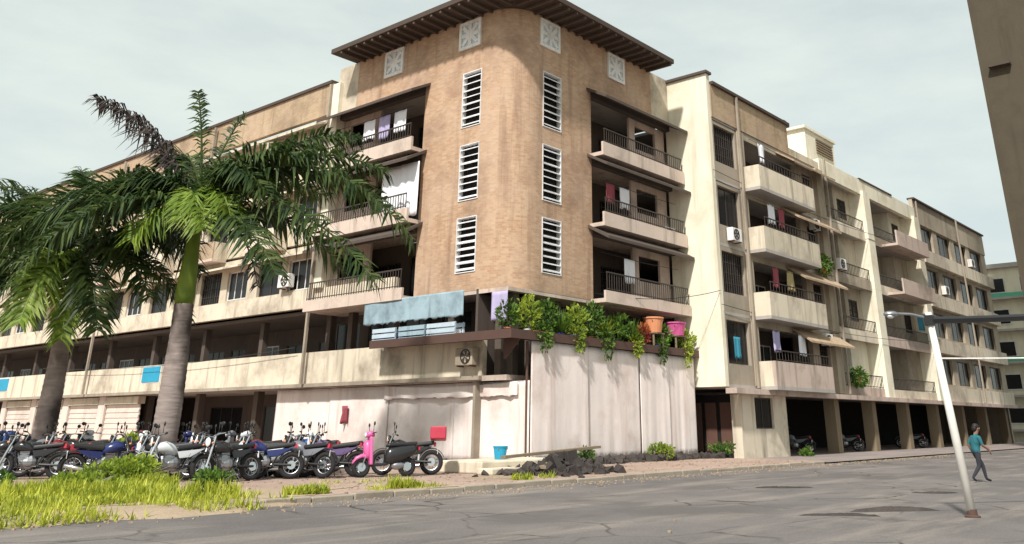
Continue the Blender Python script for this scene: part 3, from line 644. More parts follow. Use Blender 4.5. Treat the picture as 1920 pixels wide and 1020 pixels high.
for x, lab in ((31.6,'small wooden stand under the orange tub'), (33.3,'small wooden stand under the magenta tub')):
    r = tag(empty('stand', (x,21.0,4.3)), lab, 'stand', 'stands under the tubs')
    for a in (-1,1):
        for b_ in (-1,1): MB().box(x+a*.34-.03, x+a*.34+.03, 21.0+b_*.22-.03, 21.0+b_*.22+.03, 4.304, 4.9).build('leg', 'block_wall', r)
    MB().box(x-.42, x+.42, 20.72, 21.28, 4.9, 4.95).build('top', 'block_wall', r)
tag(sheetpanel('hanging_cloth', 'purple_cloth', None, (22.75, 21.9), (22.75, 21.15), 4.75, 5.75, .05, 2, nx=14, nz=8, seed=51), 'lilac cloth hanging at the corner of the plant shelf', 'cloth')
# broken wall end below the shelf: old air conditioner on brackets
def ac_unit(fr, s, d, z, label, grp='air conditioner units on the walls', w_=.85, h_=.6, cm='white_paint'):
    o = fr(s, d, z); r = tag(empty('air_conditioner', o), label, 'air conditioner', grp)
    MB(fr).box(s-w_/2, s+w_/2, d-.32, d, z, z+h_).build('casing', cm, r, bevel=.02)
    m = MB(fr)
    for k in range(16):
        a = 2*math.pi*k/16; b2 = 2*math.pi*(k+1)/16; rr = h_*.42; c = (s-w_*.12, z+h_/2)
        m.hexa([(c[0]+rr*.86*math.cos(a),d-.35,c[1]+rr*.86*math.sin(a)),(c[0]+rr*math.cos(a),d-.35,c[1]+rr*math.sin(a)),(c[0]+rr*math.cos(a),d-.325,c[1]+rr*math.sin(a)),(c[0]+rr*.86*math.cos(a),d-.325,c[1]+rr*.86*math.sin(a)),
                (c[0]+rr*.86*math.cos(b2),d-.35,c[1]+rr*.86*math.sin(b2)),(c[0]+rr*math.cos(b2),d-.35,c[1]+rr*math.sin(b2)),(c[0]+rr*math.cos(b2),d-.325,c[1]+rr*math.sin(b2)),(c[0]+rr*.86*math.cos(b2),d-.325,c[1]+rr*.86*math.sin(b2))])
    m.build('fan_ring', 'black', r)
    m = MB(fr)
    for k in range(5):
        a = 2*math.pi*k/5; c = (s-w_*.12, z+h_/2); rr = h_*.34
        m.hexa([(c[0]+.03*math.cos(a+.6),d-.34,c[1]+.03*math.sin(a+.6)),(c[0]+rr*math.cos(a),d-.34,c[1]+rr*math.sin(a)),(c[0]+rr*math.cos(a),d-.322,c[1]+rr*math.sin(a)),(c[0]+.03*math.cos(a+.6),d-.322,c[1]+.03*math.sin(a+.6)),
                (c[0]+.03*math.cos(a+1.2),d-.34,c[1]+.03*math.sin(a+1.2)),(c[0]+rr*math.cos(a+.7),d-.34,c[1]+rr*math.sin(a+.7)),(c[0]+rr*math.cos(a+.7),d-.322,c[1]+rr*math.sin(a+.7)),(c[0]+.03*math.cos(a+1.2),d-.322,c[1]+.03*math.sin(a+1.2))])
    m.build('fan', 'frame_dark', r)
    for q in (-.3,.3): MB(fr).box(s+q-.02, s+q+.02, d-.34, d+.01, z-.05, z-.002).build('bracket', 'rust_metal', r)
ac_unit(frL, 23.4, -.14, 3.35, 'tan stained air conditioner on the band end beside the hoarding corner', cm='tan_facade')
ac_unit(frR, 33.4, -.32, 9.1, 'air conditioner standing on the middle right tower balcony')
ac_unit(frW, 45.3, -.02, 5.2, 'air conditioner below the small window on the right wing, first floor')
ac_unit(frW, 45.3, -.02, 11.25, 'air conditioner below the small window on the right wing, upper floor')
ac_unit(frW, 48.2, -.07, 9.5, 'air conditioner on the first fin bay parapet, second floor')
ac_unit(frW, 66.9+.25, -.02, 10.1, 'air conditioner between far windows of the right wing, second floor')
ac_unit(frW, 75.1, -.02, 13.1, 'air conditioner between far windows of the right wing, top floor')
ac_unit(frW, 36.1, -.02, 9.25, 'air conditioner below the barred window next to the pale end wall')
ac_unit(frL, 35.4, -.02, 7.2, 'air conditioner on the left wing next to the tower pier')

# ------------------------------------------------------------------ laundry and oddments on the balconies
def cloth(fr, s, d, z, w_, h_, mat, label, grp, seed):
    a, b2 = fr(s, d, 0), fr(s+w_, d, 0)
    if fr is frL: a, b2 = b2, a
    tag(sheetpanel('laundry', mat, None, a, b2, z-h_, z, .05, 3, nx=12, nz=8, seed=seed, th=.012), label, 'laundry', grp)
LG = 'laundry on the balconies'
def line(fr, s0, s1, d, z, label):
    tag(MB().tube([fr(s0,d,z), fr((s0+s1)/2,d,z-.05), fr(s1,d,z)], .012, 5).build('washing_line', 'black'), label, 'washing line', 'washing lines on the balconies')
line(frL, 27.2, 32.8, -.3, 14.1, 'washing line across the top left tower balcony')
cloth(frL, 27.6, -.3, 14.05, .8, .95, 'white_cloth', 'white shirt drying on the top left tower balcony, nearest the brick', LG, 61)
cloth(frL, 28.7, -.3, 14.05, .7, 1.05, 'purple_cloth', 'lilac cloth drying in the middle of the top left tower balcony', LG, 62)
cloth(frL, 29.7, -.3, 14.05, .8, .9, 'white_cloth', 'white towel drying on the top left tower balcony, farthest from the brick', LG, 63)
tag(sheetpanel('curtain', 'white_cloth', None, (23.0, 28.8), (23.0, 26.5), 9.25, 11.5, .07, 4, nx=24, nz=10, seed=70), 'large white plastic curtain closing the middle left tower balcony', 'curtain')
line(frR, 28.6, 34.4, -.3, 11.0, 'washing line across the middle right tower balcony')
cloth(frR, 29.0, -.3, 10.95, .6, .8, 'laundry_red', 'dark red shirt on the middle right tower balcony', LG, 64)
cloth(frR, 30.0, -.3, 10.95, .7, .9, 'white_cloth', 'white cloth on the middle right tower balcony', LG, 65)
line(frR, 28.6, 34.4, -.3, 7.95, 'washing line across the lowest right tower balcony')
cloth(frR, 30.2, -.3, 7.9, .75, 1.0, 'white_cloth', 'pale sheet on the lowest right tower balcony', LG, 66)
for i, (s, z, mt, lab) in enumerate(((38.6,14.2,'white_cloth','white vest on the right wing, top deep balcony'), (39.1,11.2,'white_cloth','white towel on the right wing, third-floor deep balcony'), (40.2,11.2,'laundry_red','red shirt on the right wing, third-floor deep balcony'),
        (39.0,8.1,'laundry_red','red cloth on the right wing, second-floor deep balcony'), (40.6,8.1,'laundry_yellow','yellow cloth on the right wing, second-floor deep balcony'), (38.5,5.1,'purple_cloth','lilac cloth on the right wing, lowest deep balcony'), (41.2,5.1,'white_cloth','white cloth on the right wing, lowest deep balcony'))):
    cloth(frW, s, -.5, z+.35, .7, .95, mt, lab, LG, 80+i)
for k, z in enumerate((14.55, 11.55, 8.45, 5.45)): line(frW, 37.7, 43.7, -.5, z, 'washing line over the right wing deep balcony, ' + ('top floor','third floor','second floor','lowest floor')[k])
cloth(frW, 35.6, -.04, 5.0, .6, .9, 'laundry_teal', 'turquoise cloth at the right wing window next to the pale end wall', LG, 90)
cloth(frW, 59.6, -.3, 8.1, 1.2, 1.0, 'laundry_teal', 'bright blue sheet hanging in the right wing fin bay', LG, 91)
for k, (s, z, lab) in enumerate(((45.5, 9.15, 'green creeper spilling over the right wing sunshade, second floor'), (48.5, 3.5, 'leafy plant on the lowest right wing bay ledge'))):
    r = tag(empty('hanging_plant', frW(s,-.3,z)), lab, 'plant', 'plants on the right wing ledges')
    MB().lathe(frW(s,-.3,z-.2 if k == 0 else z-.05), [(.14,0),(.2,.25),(.18,.25)], 10).build('pot', 'terracotta', r)
    m = MB(); leaves(m, frW(s,-.35,z+.3), .65, 380, .2, up=-.2, shape=(1.2,.5,.75)); m.build('foliage', 'leaf', r)
for i, (s, lab) in enumerate(((46.9,'small cyan sign on the cream band left of the big palm trunk'), (66.6,'small cyan sign on the cream band at the far left edge'))):
    r = tag(empty('wall_sign', frL(s,-.05,3.4)), lab, 'sign', 'cyan signs on the band')
    MB(frL).box(s-.9, s+.9, -.06, -.03, 3.45, 4.2).build('board', 'cyan', r); MB(frL).box(s-.95, s+.95, -.03, -.021, 3.4, 4.25).build('back_frame', 'white_paint', r)

# ------------------------------------------------------------------ palms
RV = Vector((math.sin(HEAD), -math.cos(HEAD), 0)); FV = Vector((math.cos(HEAD), math.sin(HEAD), 0)); ZV = Vector((0,0,1))
def frond(org, a, c, e, mat, par, leaf=1.0, n=110, thin=1.0, seed=0, droop=.55):
    rnd = random.Random(seed); P0 = Vector(org); P1 = P0 + RV*a[0] + FV*a[1] + ZV*a[2]; P2 = P0 + RV*c[0] + FV*c[1] + ZV*c[2]
    bez = lambda t: P0*(1-t)**2 + P1*2*t*(1-t) + P2*t*t
    leaf *= 1.08; n = int(n*.95)
    K = 16; pts = [bez(i/K) for i in range(K+1)]
    m = MB(); m.tube(pts, [.05*(1-.85*i/K)+.006 for i in range(K+1)], 5)
    for i in range(n):
        t = .1 + .9*(i+rnd.random())/n; p = bez(t); tg = (bez(min(t+.02,1.02))-bez(t-.02)).normalized()
        side = tg.cross(ZV)
        if side.length < .1: side = tg.cross(RV)
        side.normalize(); upv = side.cross(tg).normalized()
        ln = leaf*(.35 + .65*math.sin(math.pi*min(1, .12+.85*t))**.7)*rnd.uniform(.8,1.12)
        for sg in (-1,1):
            if rnd.random() > thin: continue
            roll = rnd.uniform(-.5,.75)
            d = (side*sg*math.cos(roll) + upv*math.sin(roll) + tg*rnd.uniform(.35,.75)).normalized()
            q1 = p + d*ln*.5 - ZV*ln*.08*droop; q2 = p + d*ln - ZV*ln*(droop*rnd.uniform(.5,1.1))
            wv = tg.cross(d).cross(d)
            if wv.length < .01: wv = tg
            wv = wv.normalized()*.042*leaf**.5
            m.add([tuple(p-wv*.5), tuple(p+wv*.5), tuple(q1+wv), tuple(q2), tuple(q1-wv)], [(0,1,2,4),(4,2,3)])
    return m.build('frond', mat, par)
def palm(x, y, zt, zc, r0, label, fr_list, sc_, seed):
    T = tag(empty('palm_tree', (x,y,.1)), label, 'palm tree', 'royal palms in front of the left wing')
    pts = []; rad = []; K = 46
    for i in range(K+1):
        t = i/K; pts.append((x+.05*math.sin(t*3), y, .08+(zt-.08)*t)); rad.append(r0*(1.1-.22*t+.10*math.sin(math.pi*min(1,t*1.25))+.25*math.exp(-t*14))*(1+(.025 if i % 2 else -.01)))
    MB().tube(pts, rad, 18).build('trunk', 'palm_bark', T, smooth=True)
    rt = rad[-1]
    MB().tube([(x,y,zt-.02),(x,y,zt+.25),(x,y,zt+(zc-zt)*.5),(x,y,zc-.15),(x,y,zc+.25)], [rt*.98,rt*1.08,rt*.86,rt*.55,rt*.3], 16).build('crownshaft', 'frond_fresh', T, smooth=True)
    for i, f in enumerate(fr_list):
        a, c, mt = f[0], f[1], f[2]; kw = f[3] if len(f) > 3 else {}
        S = lambda p: (p[0]*sc_, p[1], -p[2]*sc_ if False else p[2]*sc_)
        frond((x+random.uniform(-.08,.08), y+random.uniform(-.08,.08), zc+random.uniform(-.1,.2)), S(a), S(c), 0, mt, T, seed=seed+i, **kw)
# control point and tip of each frond: (to the right, away, up)
P1 = [((-90,.3,190),(-235,.2,235),'frond_dead',dict(leaf=1.0,thin=.95,n=150,droop=.8)), ((-20,.3,150),(-25,-.5,225),'frond',dict(leaf=.55,n=60)), ((10,1,160),(40,1.2,215),'frond',dict(leaf=.6,n=60)),
 ((110,1.2,190),(270,.9,165),'frond',dict(leaf=.95)), ((190,-.6,190),(410,-1,-60),'frond',dict(leaf=1.15,n=120)), ((160,.5,150),(330,1.5,40),'frond',dict(leaf=1.05,n=110)), ((170,-1.4,60),(360,-2,-150),'frond',dict(leaf=1.0,n=110)),
 ((-190,.5,140),(-375,.3,-30),'frond',dict(leaf=1.2,n=120)), ((-170,-1.5,90),(-330,-2.2,-140),'frond',dict(leaf=1.1,n=110)), ((-120,1.5,130),(-290,2.5,20),'frond',dict(leaf=1.05,n=110)),
 ((30,-1.2,40),(70,-1.9,-60),'frond_fresh',dict(leaf=.9,n=90)), ((-40,-1.1,30),(-60,-1.7,-65),'frond_fresh',dict(leaf=.85,n=90)), ((65,-1.0,60),(95,-1.4,-40),'frond_fresh',dict(leaf=.75,n=80)),
 ((60,2,120),(180,3.4,80),'frond',dict(leaf=1.0)), ((110,-.9,-20),(150,-1.2,-150),'frond_dead',dict(leaf=.6,thin=.6,n=60)), ((-60,1,170),(-130,1.6,110),'frond',dict(leaf=.95)), ((140,1.2,60),(250,1.8,-90),'frond',dict(leaf=1.0)), ((-90,-2,60),(-190,-3,-120),'frond',dict(leaf=1.0)), ((90,-.8,150),(210,-.6,90),'frond',dict(leaf=1.0,n=110)),
 ((150,.9,190),(330,.6,90),'frond',dict(leaf=1.1)), ((-130,-.5,100),(-280,-.8,-60),'frond',dict(leaf=1.15)), ((60,-1,130),(150,-1.4,20),'frond',dict(leaf=1.0)), ((-60,-.9,110),(-150,-1.3,-10),'frond',dict(leaf=1.0)), ((100,-1.6,20),(200,-2.4,-130),'frond',dict(leaf=1.0)), ((10,-1.2,60),(20,-1.9,-40),'frond_fresh',dict(leaf=.75))]
P2 = [((-100,.3,90),(-230,.4,-30),'frond',dict(leaf=1.1)), ((-60,-1,130),(-160,-1,70),'frond',dict(leaf=1.1)), ((20,.5,170),(70,.6,170),'frond',dict(leaf=.95)), ((90,.6,110),(200,.3,40),'frond',dict(leaf=1.05)), ((80,-1,70),(170,-1.4,-70),'frond',dict(leaf=1.05)),
 ((-70,-1.4,60),(-150,-2,-90),'frond',dict(leaf=1.05)), ((0,-1.8,50),(10,-2.8,-110),'frond_fresh',dict(leaf=.95)), ((30,-1.4,40),(50,-1.8,-125),'frond_fresh',dict(leaf=.8)), ((-30,-1.2,40),(-50,-1.6,-120),'frond_fresh',dict(leaf=.8)), ((60,1.6,110),(150,2.4,90),'frond',dict(leaf=1.0)), ((-80,1.5,120),(-190,2,110),'frond',dict(leaf=1.0)), ((110,.5,60),(190,.8,-90),'frond',dict(leaf=.9)), ((-20,1,150),(-60,1.2,180),'frond',dict(leaf=.9)),
 ((-120,-.6,110),(-260,-.8,40),'frond',dict(leaf=1.1)), ((50,1,160),(130,1.4,170),'frond',dict(leaf=1.0)), ((100,-.5,120),(230,-.8,-20),'frond',dict(leaf=1.05)), ((-90,.8,150),(-200,1,150),'frond',dict(leaf=1.0)), ((70,-1.6,20),(120,-2.2,-120),'frond',dict(leaf=.95)), ((-70,-1.6,10),(-110,-2.2,-130),'frond',dict(leaf=.95))]
palm(13.5, 25.8, 4.75, 7.5, .31, 'tall royal palm with wide crown and green crownshaft, nearer the tower', P1, .0170, 100)
palm(11.9, 30.0, 4.15, 6.1, .28, 'shorter royal palm at the left edge with drooping fronds', P2, .0187, 200)

# ------------------------------------------------------------------ parked two-wheelers
def wheel(r, x, R0, wid, spokes=True):
    wh = MB().torus((x,0,R0), R0-wid, wid, 24, 8).build('wheel', 'rubber', r, smooth=True)
    m = MB().torus((x,0,R0), R0-wid*1.9, .018, 22, 5); m.lathe((x,-.06,R0), [(.05,0),(.06,.02),(.06,.1),(.05,.12)], 10, 'y')
    for k in range(10 if spokes else 5):
        a = 2*math.pi*k/(10 if spokes else 5); c, s = math.cos(a), math.sin(a); w_ = .006 if spokes else .03
        m.tube([(x+.04*c,0,R0+.04*s),(x+(R0-wid*1.9)*c,0,R0+(R0-wid*1.9)*s)], w_, 4)
    m.build('rim', 'steel', wh)
    m = MB().lathe((x,.062,R0), [(.10,0),(.10,.012),(.03,.012)], 16, 'y'); m.build('brake_disc', 'chrome', wh)
def motorcycle(loc, rz, col, label, lean=.1, grp='motorcycles parked in front of the building', S=1.03, top_box=None):
    r = tag(empty('motorcycle', loc, rz, True, lean), label, 'motorcycle', grp); r.scale = (S,S,S)
    wheel(r, .66, .31, .055); wheel(r, -.62, .31, .06)
    m = MB()
    for y in (-.11,.11): m.tube([(.66,y,.31),(.52,y*.9,.72),(.43,y*.8,.98)], [.028,.026,.02], 8)
    m.build('fork', 'chrome', r)
    m = MB().tube([(.44,0,.86),(.1,0,.62),(-.3,0,.62),(-.62,0,.78)], .03, 7)
    for y in (-.1,.1): m.tube([(.42,y*.4,.8),(.3,y,.3),(-.15,y,.28),(-.3,y,.6)], .02, 6); m.tube([(-.2,y,.33),(-.62,y,.31)], .028, 6)
    m.build('frame', 'black', r)
    m = MB().ell((.06,0,.40), (.2,.13,.17)).lathe((.16,-.1,.48), [(.1,0),(.11,.05),(.11,.15),(.1,.2)], 10, 'y')
    for k in range(5): m.box(.05,.26,-.12,.12,.46+k*.035,.475+k*.035)
    m.build('engine', 'steel', r, smooth=False)
    tk = MB()
    prof = [(-.02,.1,.64),(.1,.15,.70),(.25,.165,.74),(.4,.13,.74),(.47,.06,.72)]; vs = []; n = 12
    for x, hw, zc in prof:
        for j in range(n): a = 2*math.pi*j/n; vs.append((x, hw*math.cos(a), zc + hw*.85*math.sin(a)))
    tk.add(vs, [(i*n+j, i*n+(j+1)%n, (i+1)*n+(j+1)%n, (i+1)*n+j) for i in range(4) for j in range(n)] + [tuple(range(n-1,-1,-1)), tuple(4*n+j for j in range(n))]); tk.build('fuel_tank', col, r, smooth=True)
    MB().hexa([(-.66,-.1,.74),(.02,-.11,.66),(.02,.11,.66),(-.66,.1,.74),(-.68,-.09,.84),(.02,-.1,.76),(.02,.1,.76),(-.68,.09,.84)]).build('seat', 'black', r, bevel=.035)
    m = MB()
    for y in (-1,1): m.hexa([(-.3,.1*y,.52),(-.06,.115*y,.5),(-.06,.13*y,.5),(-.3,.115*y,.52),(-.62,.085*y,.70),(.0,.11*y,.64),(.0,.125*y,.64),(-.62,.1*y,.70)])
    m.build('side_panel', col, r)
    def fender(x, a0, a1, mat):
        m = MB(); vs = []; n = 9
        for k in range(n):
            a = a0+(a1-a0)*k/(n-1)
            for rr in (.335,.35):
                for y in (-.075,.075): vs.append((x+rr*math.cos(a), y, .31+rr*math.sin(a)))
        fs = []
        for k in range(n-1): b = k*4; fs += [(b,b+4,b+5,b+1),(b+2,b+3,b+7,b+6),(b,b+2,b+6,b+4),(b+1,b+5,b+7,b+3)]
        m.add(vs, fs + [(0,1,3,2), tuple(4*(n-1)+q for q in (0,2,3,1))]); m.build('mudguard', mat, r, smooth=False)
    fender(.66, .5, 2.5, col); fender(-.62, .5, 2.75, 'black')
    m = MB().tube([(.36,-.36,1.02),(.40,-.2,1.02),(.45,-.06,.98),(.45,.06,.98),(.40,.2,1.02),(.36,.36,1.02)], .014, 6); hb = m.build('handlebar', 'chrome', r)
    for y in (-1,1):
        MB().tube([(.355,.27*y,1.02),(.34,.4*y,1.02)], .022, 8).build('grip', 'rubber', hb)
        MB().tube([(.39,.22*y,1.02),(.40,.27*y,1.2)], .008, 5).ell((.39,.29*y,1.23), (.02,.075,.05), 10, 6).build('mirror', 'black', r, smooth=True)
        MB().ell((.55,.17*y,.83), (.035,.025,.025), 8, 5).build('indicator', 'orange', r, smooth=True)
    hl = MB().lathe((.44,0,.87), [(.05,0),(.11,.07),(.115,.12),(.02,.13)], 14, 'x').build('headlight', 'black', r, smooth=False)
    MB().ell((.565,0,.87), (.02,.1,.1), 12, 6).build('lens', 'lens', hl, smooth=True)
    MB().box(-.72,-.66,-.06,.06,.70,.80).build('tail_light', 'red', r); MB().box(-.78,-.77,-.09,.09,.5,.64).build('number_plate', 'white_plastic', r)
    MB().tube([(.2,-.12,.4),(.24,-.14,.24),(.0,-.15,.2),(-.35,-.16,.26),(-.8,-.17,.36)], [.022,.022,.026,.045,.05], 8).build('exhaust', 'chrome', r, smooth=True)
    MB().tube([(-.05,.12,.26),(-.12,.3,.02)], .012, 5).build('side_stand', 'black', r)
    if top_box: MB().box(-.98,-.56,-.24,.24,.86,1.18).build('carrier_box', top_box, r, bevel=.03)
    return r
def scooter(loc, rz, col, label, lean=.09, S=1.03, grp='scooters parked in front of the building', rear=None):
    rear = rear or col
    r = tag(empty('scooter', loc, rz, True, lean), label, 'scooter', grp); r.scale = (S,S,S)
    wheel(r, .6, .235, .055, False); wheel(r, -.58, .235, .06, False)
    def loft(name, prof, mat, n=12, par=None):   # (x, z, half width, half height)
        vs = []
        for x, z, hw, hh in prof:
            for j in range(n):
                a = 2*math.pi*j/n; c, s = math.cos(a), math.sin(a)
                vs.append((x, hw*math.copysign(abs(c)**.7,c), z+hh*math.copysign(abs(s)**.7,s)))
        k = len(prof); m = MB(); m.add(vs, [(i*n+j, i*n+(j+1)%n, (i+1)*n+(j+1)%n, (i+1)*n+j) for i in range(k-1) for j in range(n)] + [tuple(range(n-1,-1,-1)), tuple((k-1)*n+j for j in range(n))])
        return m.build(name, mat, par or r, smooth=True)
    loft('rear_body', [(-.86,.66,.06,.07),(-.72,.62,.15,.14),(-.4,.54,.19,.19),(-.12,.5,.17,.2),(0,.44,.13,.18)], rear)
    MB().hexa([(-.82,-.12,.74),(-.02,-.13,.7),(-.02,.13,.7),(-.82,.12,.74),(-.84,-.1,.83),(-.05,-.12,.79),(-.05,.12,.79),(-.84,.1,.83)]).build('seat', 'black', r, bevel=.04)
    MB().hexa([(-.02,-.16,.27),(.36,-.16,.25),(.36,.16,.25),(-.02,.16,.27),(-.02,-.16,.33),(.38,-.16,.31),(.38,.16,.31),(-.02,.16,.33)]).build('footboard', 'black', r, bevel=.015)
    MB().hexa([(.34,-.2,.28),(.42,-.22,.28),(.42,.22,.28),(.34,.2,.28),(.36,-.17,.95),(.44,-.15,.95),(.44,.15,.95),(.36,.17,.95)]).build('leg_shield', col, r, bevel=.03)
    loft('front_cowl', [(.40,.62,.15,.26),(.5,.66,.12,.2),(.56,.7,.06,.1)], col)
    loft('front_mudguard', [(.36,.40,.05,.03),(.46,.48,.085,.05),(.6,.5,.09,.05),(.74,.44,.085,.05),(.83,.33,.06,.03)], col)
    hb = loft('handlebar_cowl', [(.3,1.0,.08,.05),(.38,1.02,.15,.08),(.48,1.0,.11,.07),(.53,.98,.05,.04)], col)
    MB().ell((.525,0,.99), (.03,.08,.06), 12, 6).build('headlight', 'lens', r, smooth=True)
    MB().tube([(.34,-.36,1.03),(.38,-.1,1.02),(.38,.1,1.02),(.34,.36,1.03)], .015, 6).build('handlebar', 'black', r)
    for y in (-1,1):
        MB().tube([(.37,.2*y,1.04),(.38,.26*y,1.22)], .008, 5).ell((.37,.28*y,1.25), (.02,.07,.05), 10, 6).build('mirror', 'black', r, smooth=True)
        MB().tube([(.6,.07*y,.235),(.5,.07*y,.5)], .02, 6).build('fork', 'steel', r)
    MB().box(-.9,-.86,-.09,.09,.62,.7).build('tail_light', 'red', r); MB().box(-.88,-.87,-.09,.09,.38,.52).build('number_plate', 'white_plastic', r)
    MB().tube([(-.2,-.17,.22),(-.45,-.18,.24),(-.8,-.19,.3)], [.03,.055,.05], 8).build('exhaust', 'steel', r, smooth=True)
    MB().ell((-.35,.0,.27), (.22,.11,.11), 10, 7).build('engine', 'steel', r, smooth=True)
    return r
for n_, c_, k_ in (('paint_silver',(.55,.57,.6),.3), ('paint_white',(.78,.78,.8),.25), ('paint_blue',(.03,.07,.22),.3), ('paint_black',(.02,.02,.022),.22), ('paint_pink',(.62,.12,.32),.35), ('paint_red',(.2,.02,.03),.3), ('paint_grey',(.16,.17,.19),.3), ('paint_purple',(.11,.07,.17),.35), ('paint_navy',(.02,.03,.12),.25)):
    plain(n_, c_, k_, spec=.5, var=.06)
a = lambda deg: HEAD - R(90) + R(deg)     # 0 = pointing to the right across the view, 90 = away
Z = .10
BK = [('s',(11.2,32.2),15,'paint_blue','blue scooter at the far left edge, in front of the shorter palm'), ('m',(12.1,27.9),170,'paint_black','black motorcycle beside the shorter palm trunk, turned left'),
 ('m',(12.6,31.2),20,'paint_navy','navy motorcycle just left of the shorter palm trunk'), ('m',(13.1,28.9),200,'paint_black','black motorcycle in the gap between the two palms, second row'),
 ('s',(13.2,27.3),60,'paint_red','dark red scooter in the gap between the two palms'), ('s',(12.2,23.6),170,'paint_white','white scooter just left of the taller palm trunk base'),
 ('m',(11.7,21.6),215,'paint_silver','silver motorcycle in front of the taller palm trunk'), ('m',(12.5,20.55),235,'paint_black','black motorcycle facing the camera, right of the taller palm'),
 ('m',(13.3,22.4),200,'paint_grey','grey motorcycle behind the silver one, beside the taller palm'), ('s',(14.0,21.6),190,'paint_silver','silver scooter right of the black camera-facing motorcycle'),
 ('m',(15.0,22.9),205,'paint_red','dark red motorcycle in the back row by the hoarding'), ('s',(14.9,21.5),10,'paint_white','white scooter in the middle of the row'),
 ('m',(15.9,22.4),195,'paint_navy','navy motorcycle in the back row right of the white scooter'), ('m',(15.35,20.4),190,'paint_purple','purple black motorcycle left of the pink scooter'),
 ('s',(16.3,19.4),205,'paint_pink','scooter with pink front and black tail near the right end of the row'), ('m',(17.35,19.7),185,'paint_black','black motorcycle with red carrier box at the right end of the row'),
 ('m',(14.2,24.1),180,'paint_white','white motorcycle in the back row right of the taller palm'), ('m',(14.3,25.4),165,'paint_black','black motorcycle farthest back beside the taller palm'),
 ('s',(13.4,29.9),150,'paint_silver','silver scooter behind the shorter palm'), ('m',(16.8,23.2),170,'paint_blue','blue motorcycle in the back row, nearest the white hoarding'), ('m',(13.0,21.3),210,'paint_black','black motorcycle squeezed behind the camera-facing one'), ('m',(14.6,20.6),160,'paint_grey','grey motorcycle in front of the white scooter in the middle'),
 ('s',(12.9,24.2),15,'paint_navy','navy scooter just right of the taller palm trunk'), ('m',(11.3,28.9),10,'paint_grey','grey motorcycle in front of the shorter palm trunk'), ('m',(12.0,25.2),25,'paint_black','black motorcycle left of the taller palm, behind the weed bush'),
 ('m',(15.6,24.3),200,'paint_black','black motorcycle in the back row at the left end of the hoarding'), ('m',(9.9,25.3),195,'paint_black','black motorcycle left of the wide weed bush, nearest the grass'), ('s',(10.3,27.4),165,'paint_blue','blue scooter between grass and shorter palm'), ('m',(11.0,23.9),30,'paint_navy','navy motorcycle behind the wide weed bush'), ('m',(11.2,26.3),210,'paint_red','dark red motorcycle between the palms, front row'), ('m',(11.9,22.6),185,'paint_black','black motorcycle wedged behind the silver one at the taller palm'), ('m',(13.6,23.2),215,'paint_navy','navy motorcycle in the second row right of the taller palm'), ('s',(14.6,23.4),180,'paint_grey','grey scooter in the back row, middle'), ('m',(16.1,21.2),200,'paint_black','black motorcycle behind the purple one'), ('m',(13.7,20.9),195,'paint_navy','navy motorcycle right of the camera-facing black one'),
 ('m',(9.6,27.0),20,'paint_black','black motorcycle at the left, between weeds and the blue scooter'), ('m',(12.9,26.4),195,'paint_grey','grey motorcycle left of the taller palm, back row'), ('m',(11.7,29.6),165,'paint_black','black motorcycle touching the shorter palm trunk'), ('m',(10.7,30.6),185,'paint_silver','silver blue motorcycle at the left edge, nearest the grass')]
for k_, (x, y), d, c, lab in BK:
    if k_ == 'm': motorcycle((x,y,Z), a(d), c, lab, lean=random.choice((.1,.13)), top_box='red' if 'carrier box' in lab else None)
    else: scooter((x,y,Z), a(d), c, lab, rear='paint_black' if 'pink' in lab else None)
for x, lab in ((43.2,'dark motorcycle in the parking bay next to the guard room'), (49.3,'dark motorcycle in the second parking bay of the right wing'), (59.6,'dark motorcycle in the parking bay farthest from the guard room')):
    motorcycle((x,20.6,.04), R(100), 'paint_grey', lab, grp='motorcycles in the parking bays')

# ------------------------------------------------------------------ street things
# lamp post
px, py = 15.95, 4.72
r = tag(empty('lamp_post', (px,py,0)), 'white leaning lamp post with short arm at the right of the road', 'lamp post')
tx, ty = px - RV.x*.22, py - RV.y*.22
MB().lathe((px,py,.0), [(.12,0),(.12,.025),(.08,.04),(.076,.12)], 14).build('base', 'rust_metal', r)
MB().tube([(px,py,.02),((px+tx)/2,(py+ty)/2,1.6),(tx,ty,3.15)], [.072,.064,.052], 14).build('pole', 'post_paint', r, smooth=True)
ax, ay = tx - RV.x*.62, ty - RV.y*.62
MB().tube([(tx,ty,3.05),(tx-RV.x*.3,ty-RV.y*.3,3.12),(ax,ay,3.13)], .022, 8).build('arm', 'steel', r)
hd = MB().ell((ax-RV.x*.02,ay-RV.y*.02,3.12), (.13,.09,.055), 14, 8, Matrix.Rotation(math.atan2(RV.y,RV.x),3,'Z')).build('lamp_head', 'steel', r, smooth=True)
MB().ell((ax-RV.x*.03,ay-RV.y*.03,3.09), (.09,.06,.045), 12, 6).build('lens', 'lens', hd, smooth=True)
MB().box(tx-.07,tx+.07,ty-.07,ty+.07,2.93,3.1).build('junction_box', 'black', r)
def cable(p, q, sag, rad, mat, label):
    p, q = Vector(p), Vector(q); tag(MB().tube([p.lerp(q,t/14) - Vector((0,0,sag*4*(t/14)*(1-t/14))) for t in range(15)], rad, 6).build('cable', mat), label, 'cable', 'cables tied to the lamp post')
cable((tx,ty,3.02), (24,-1,4.2), .2, .06, 'black', 'thick dark cable running right from the top of the lamp post')
cable((tx+.02,ty,2.4), (24,-1,3.0), .12, .012, 'white_paint', 'thin pale cable running right from the middle of the lamp post')
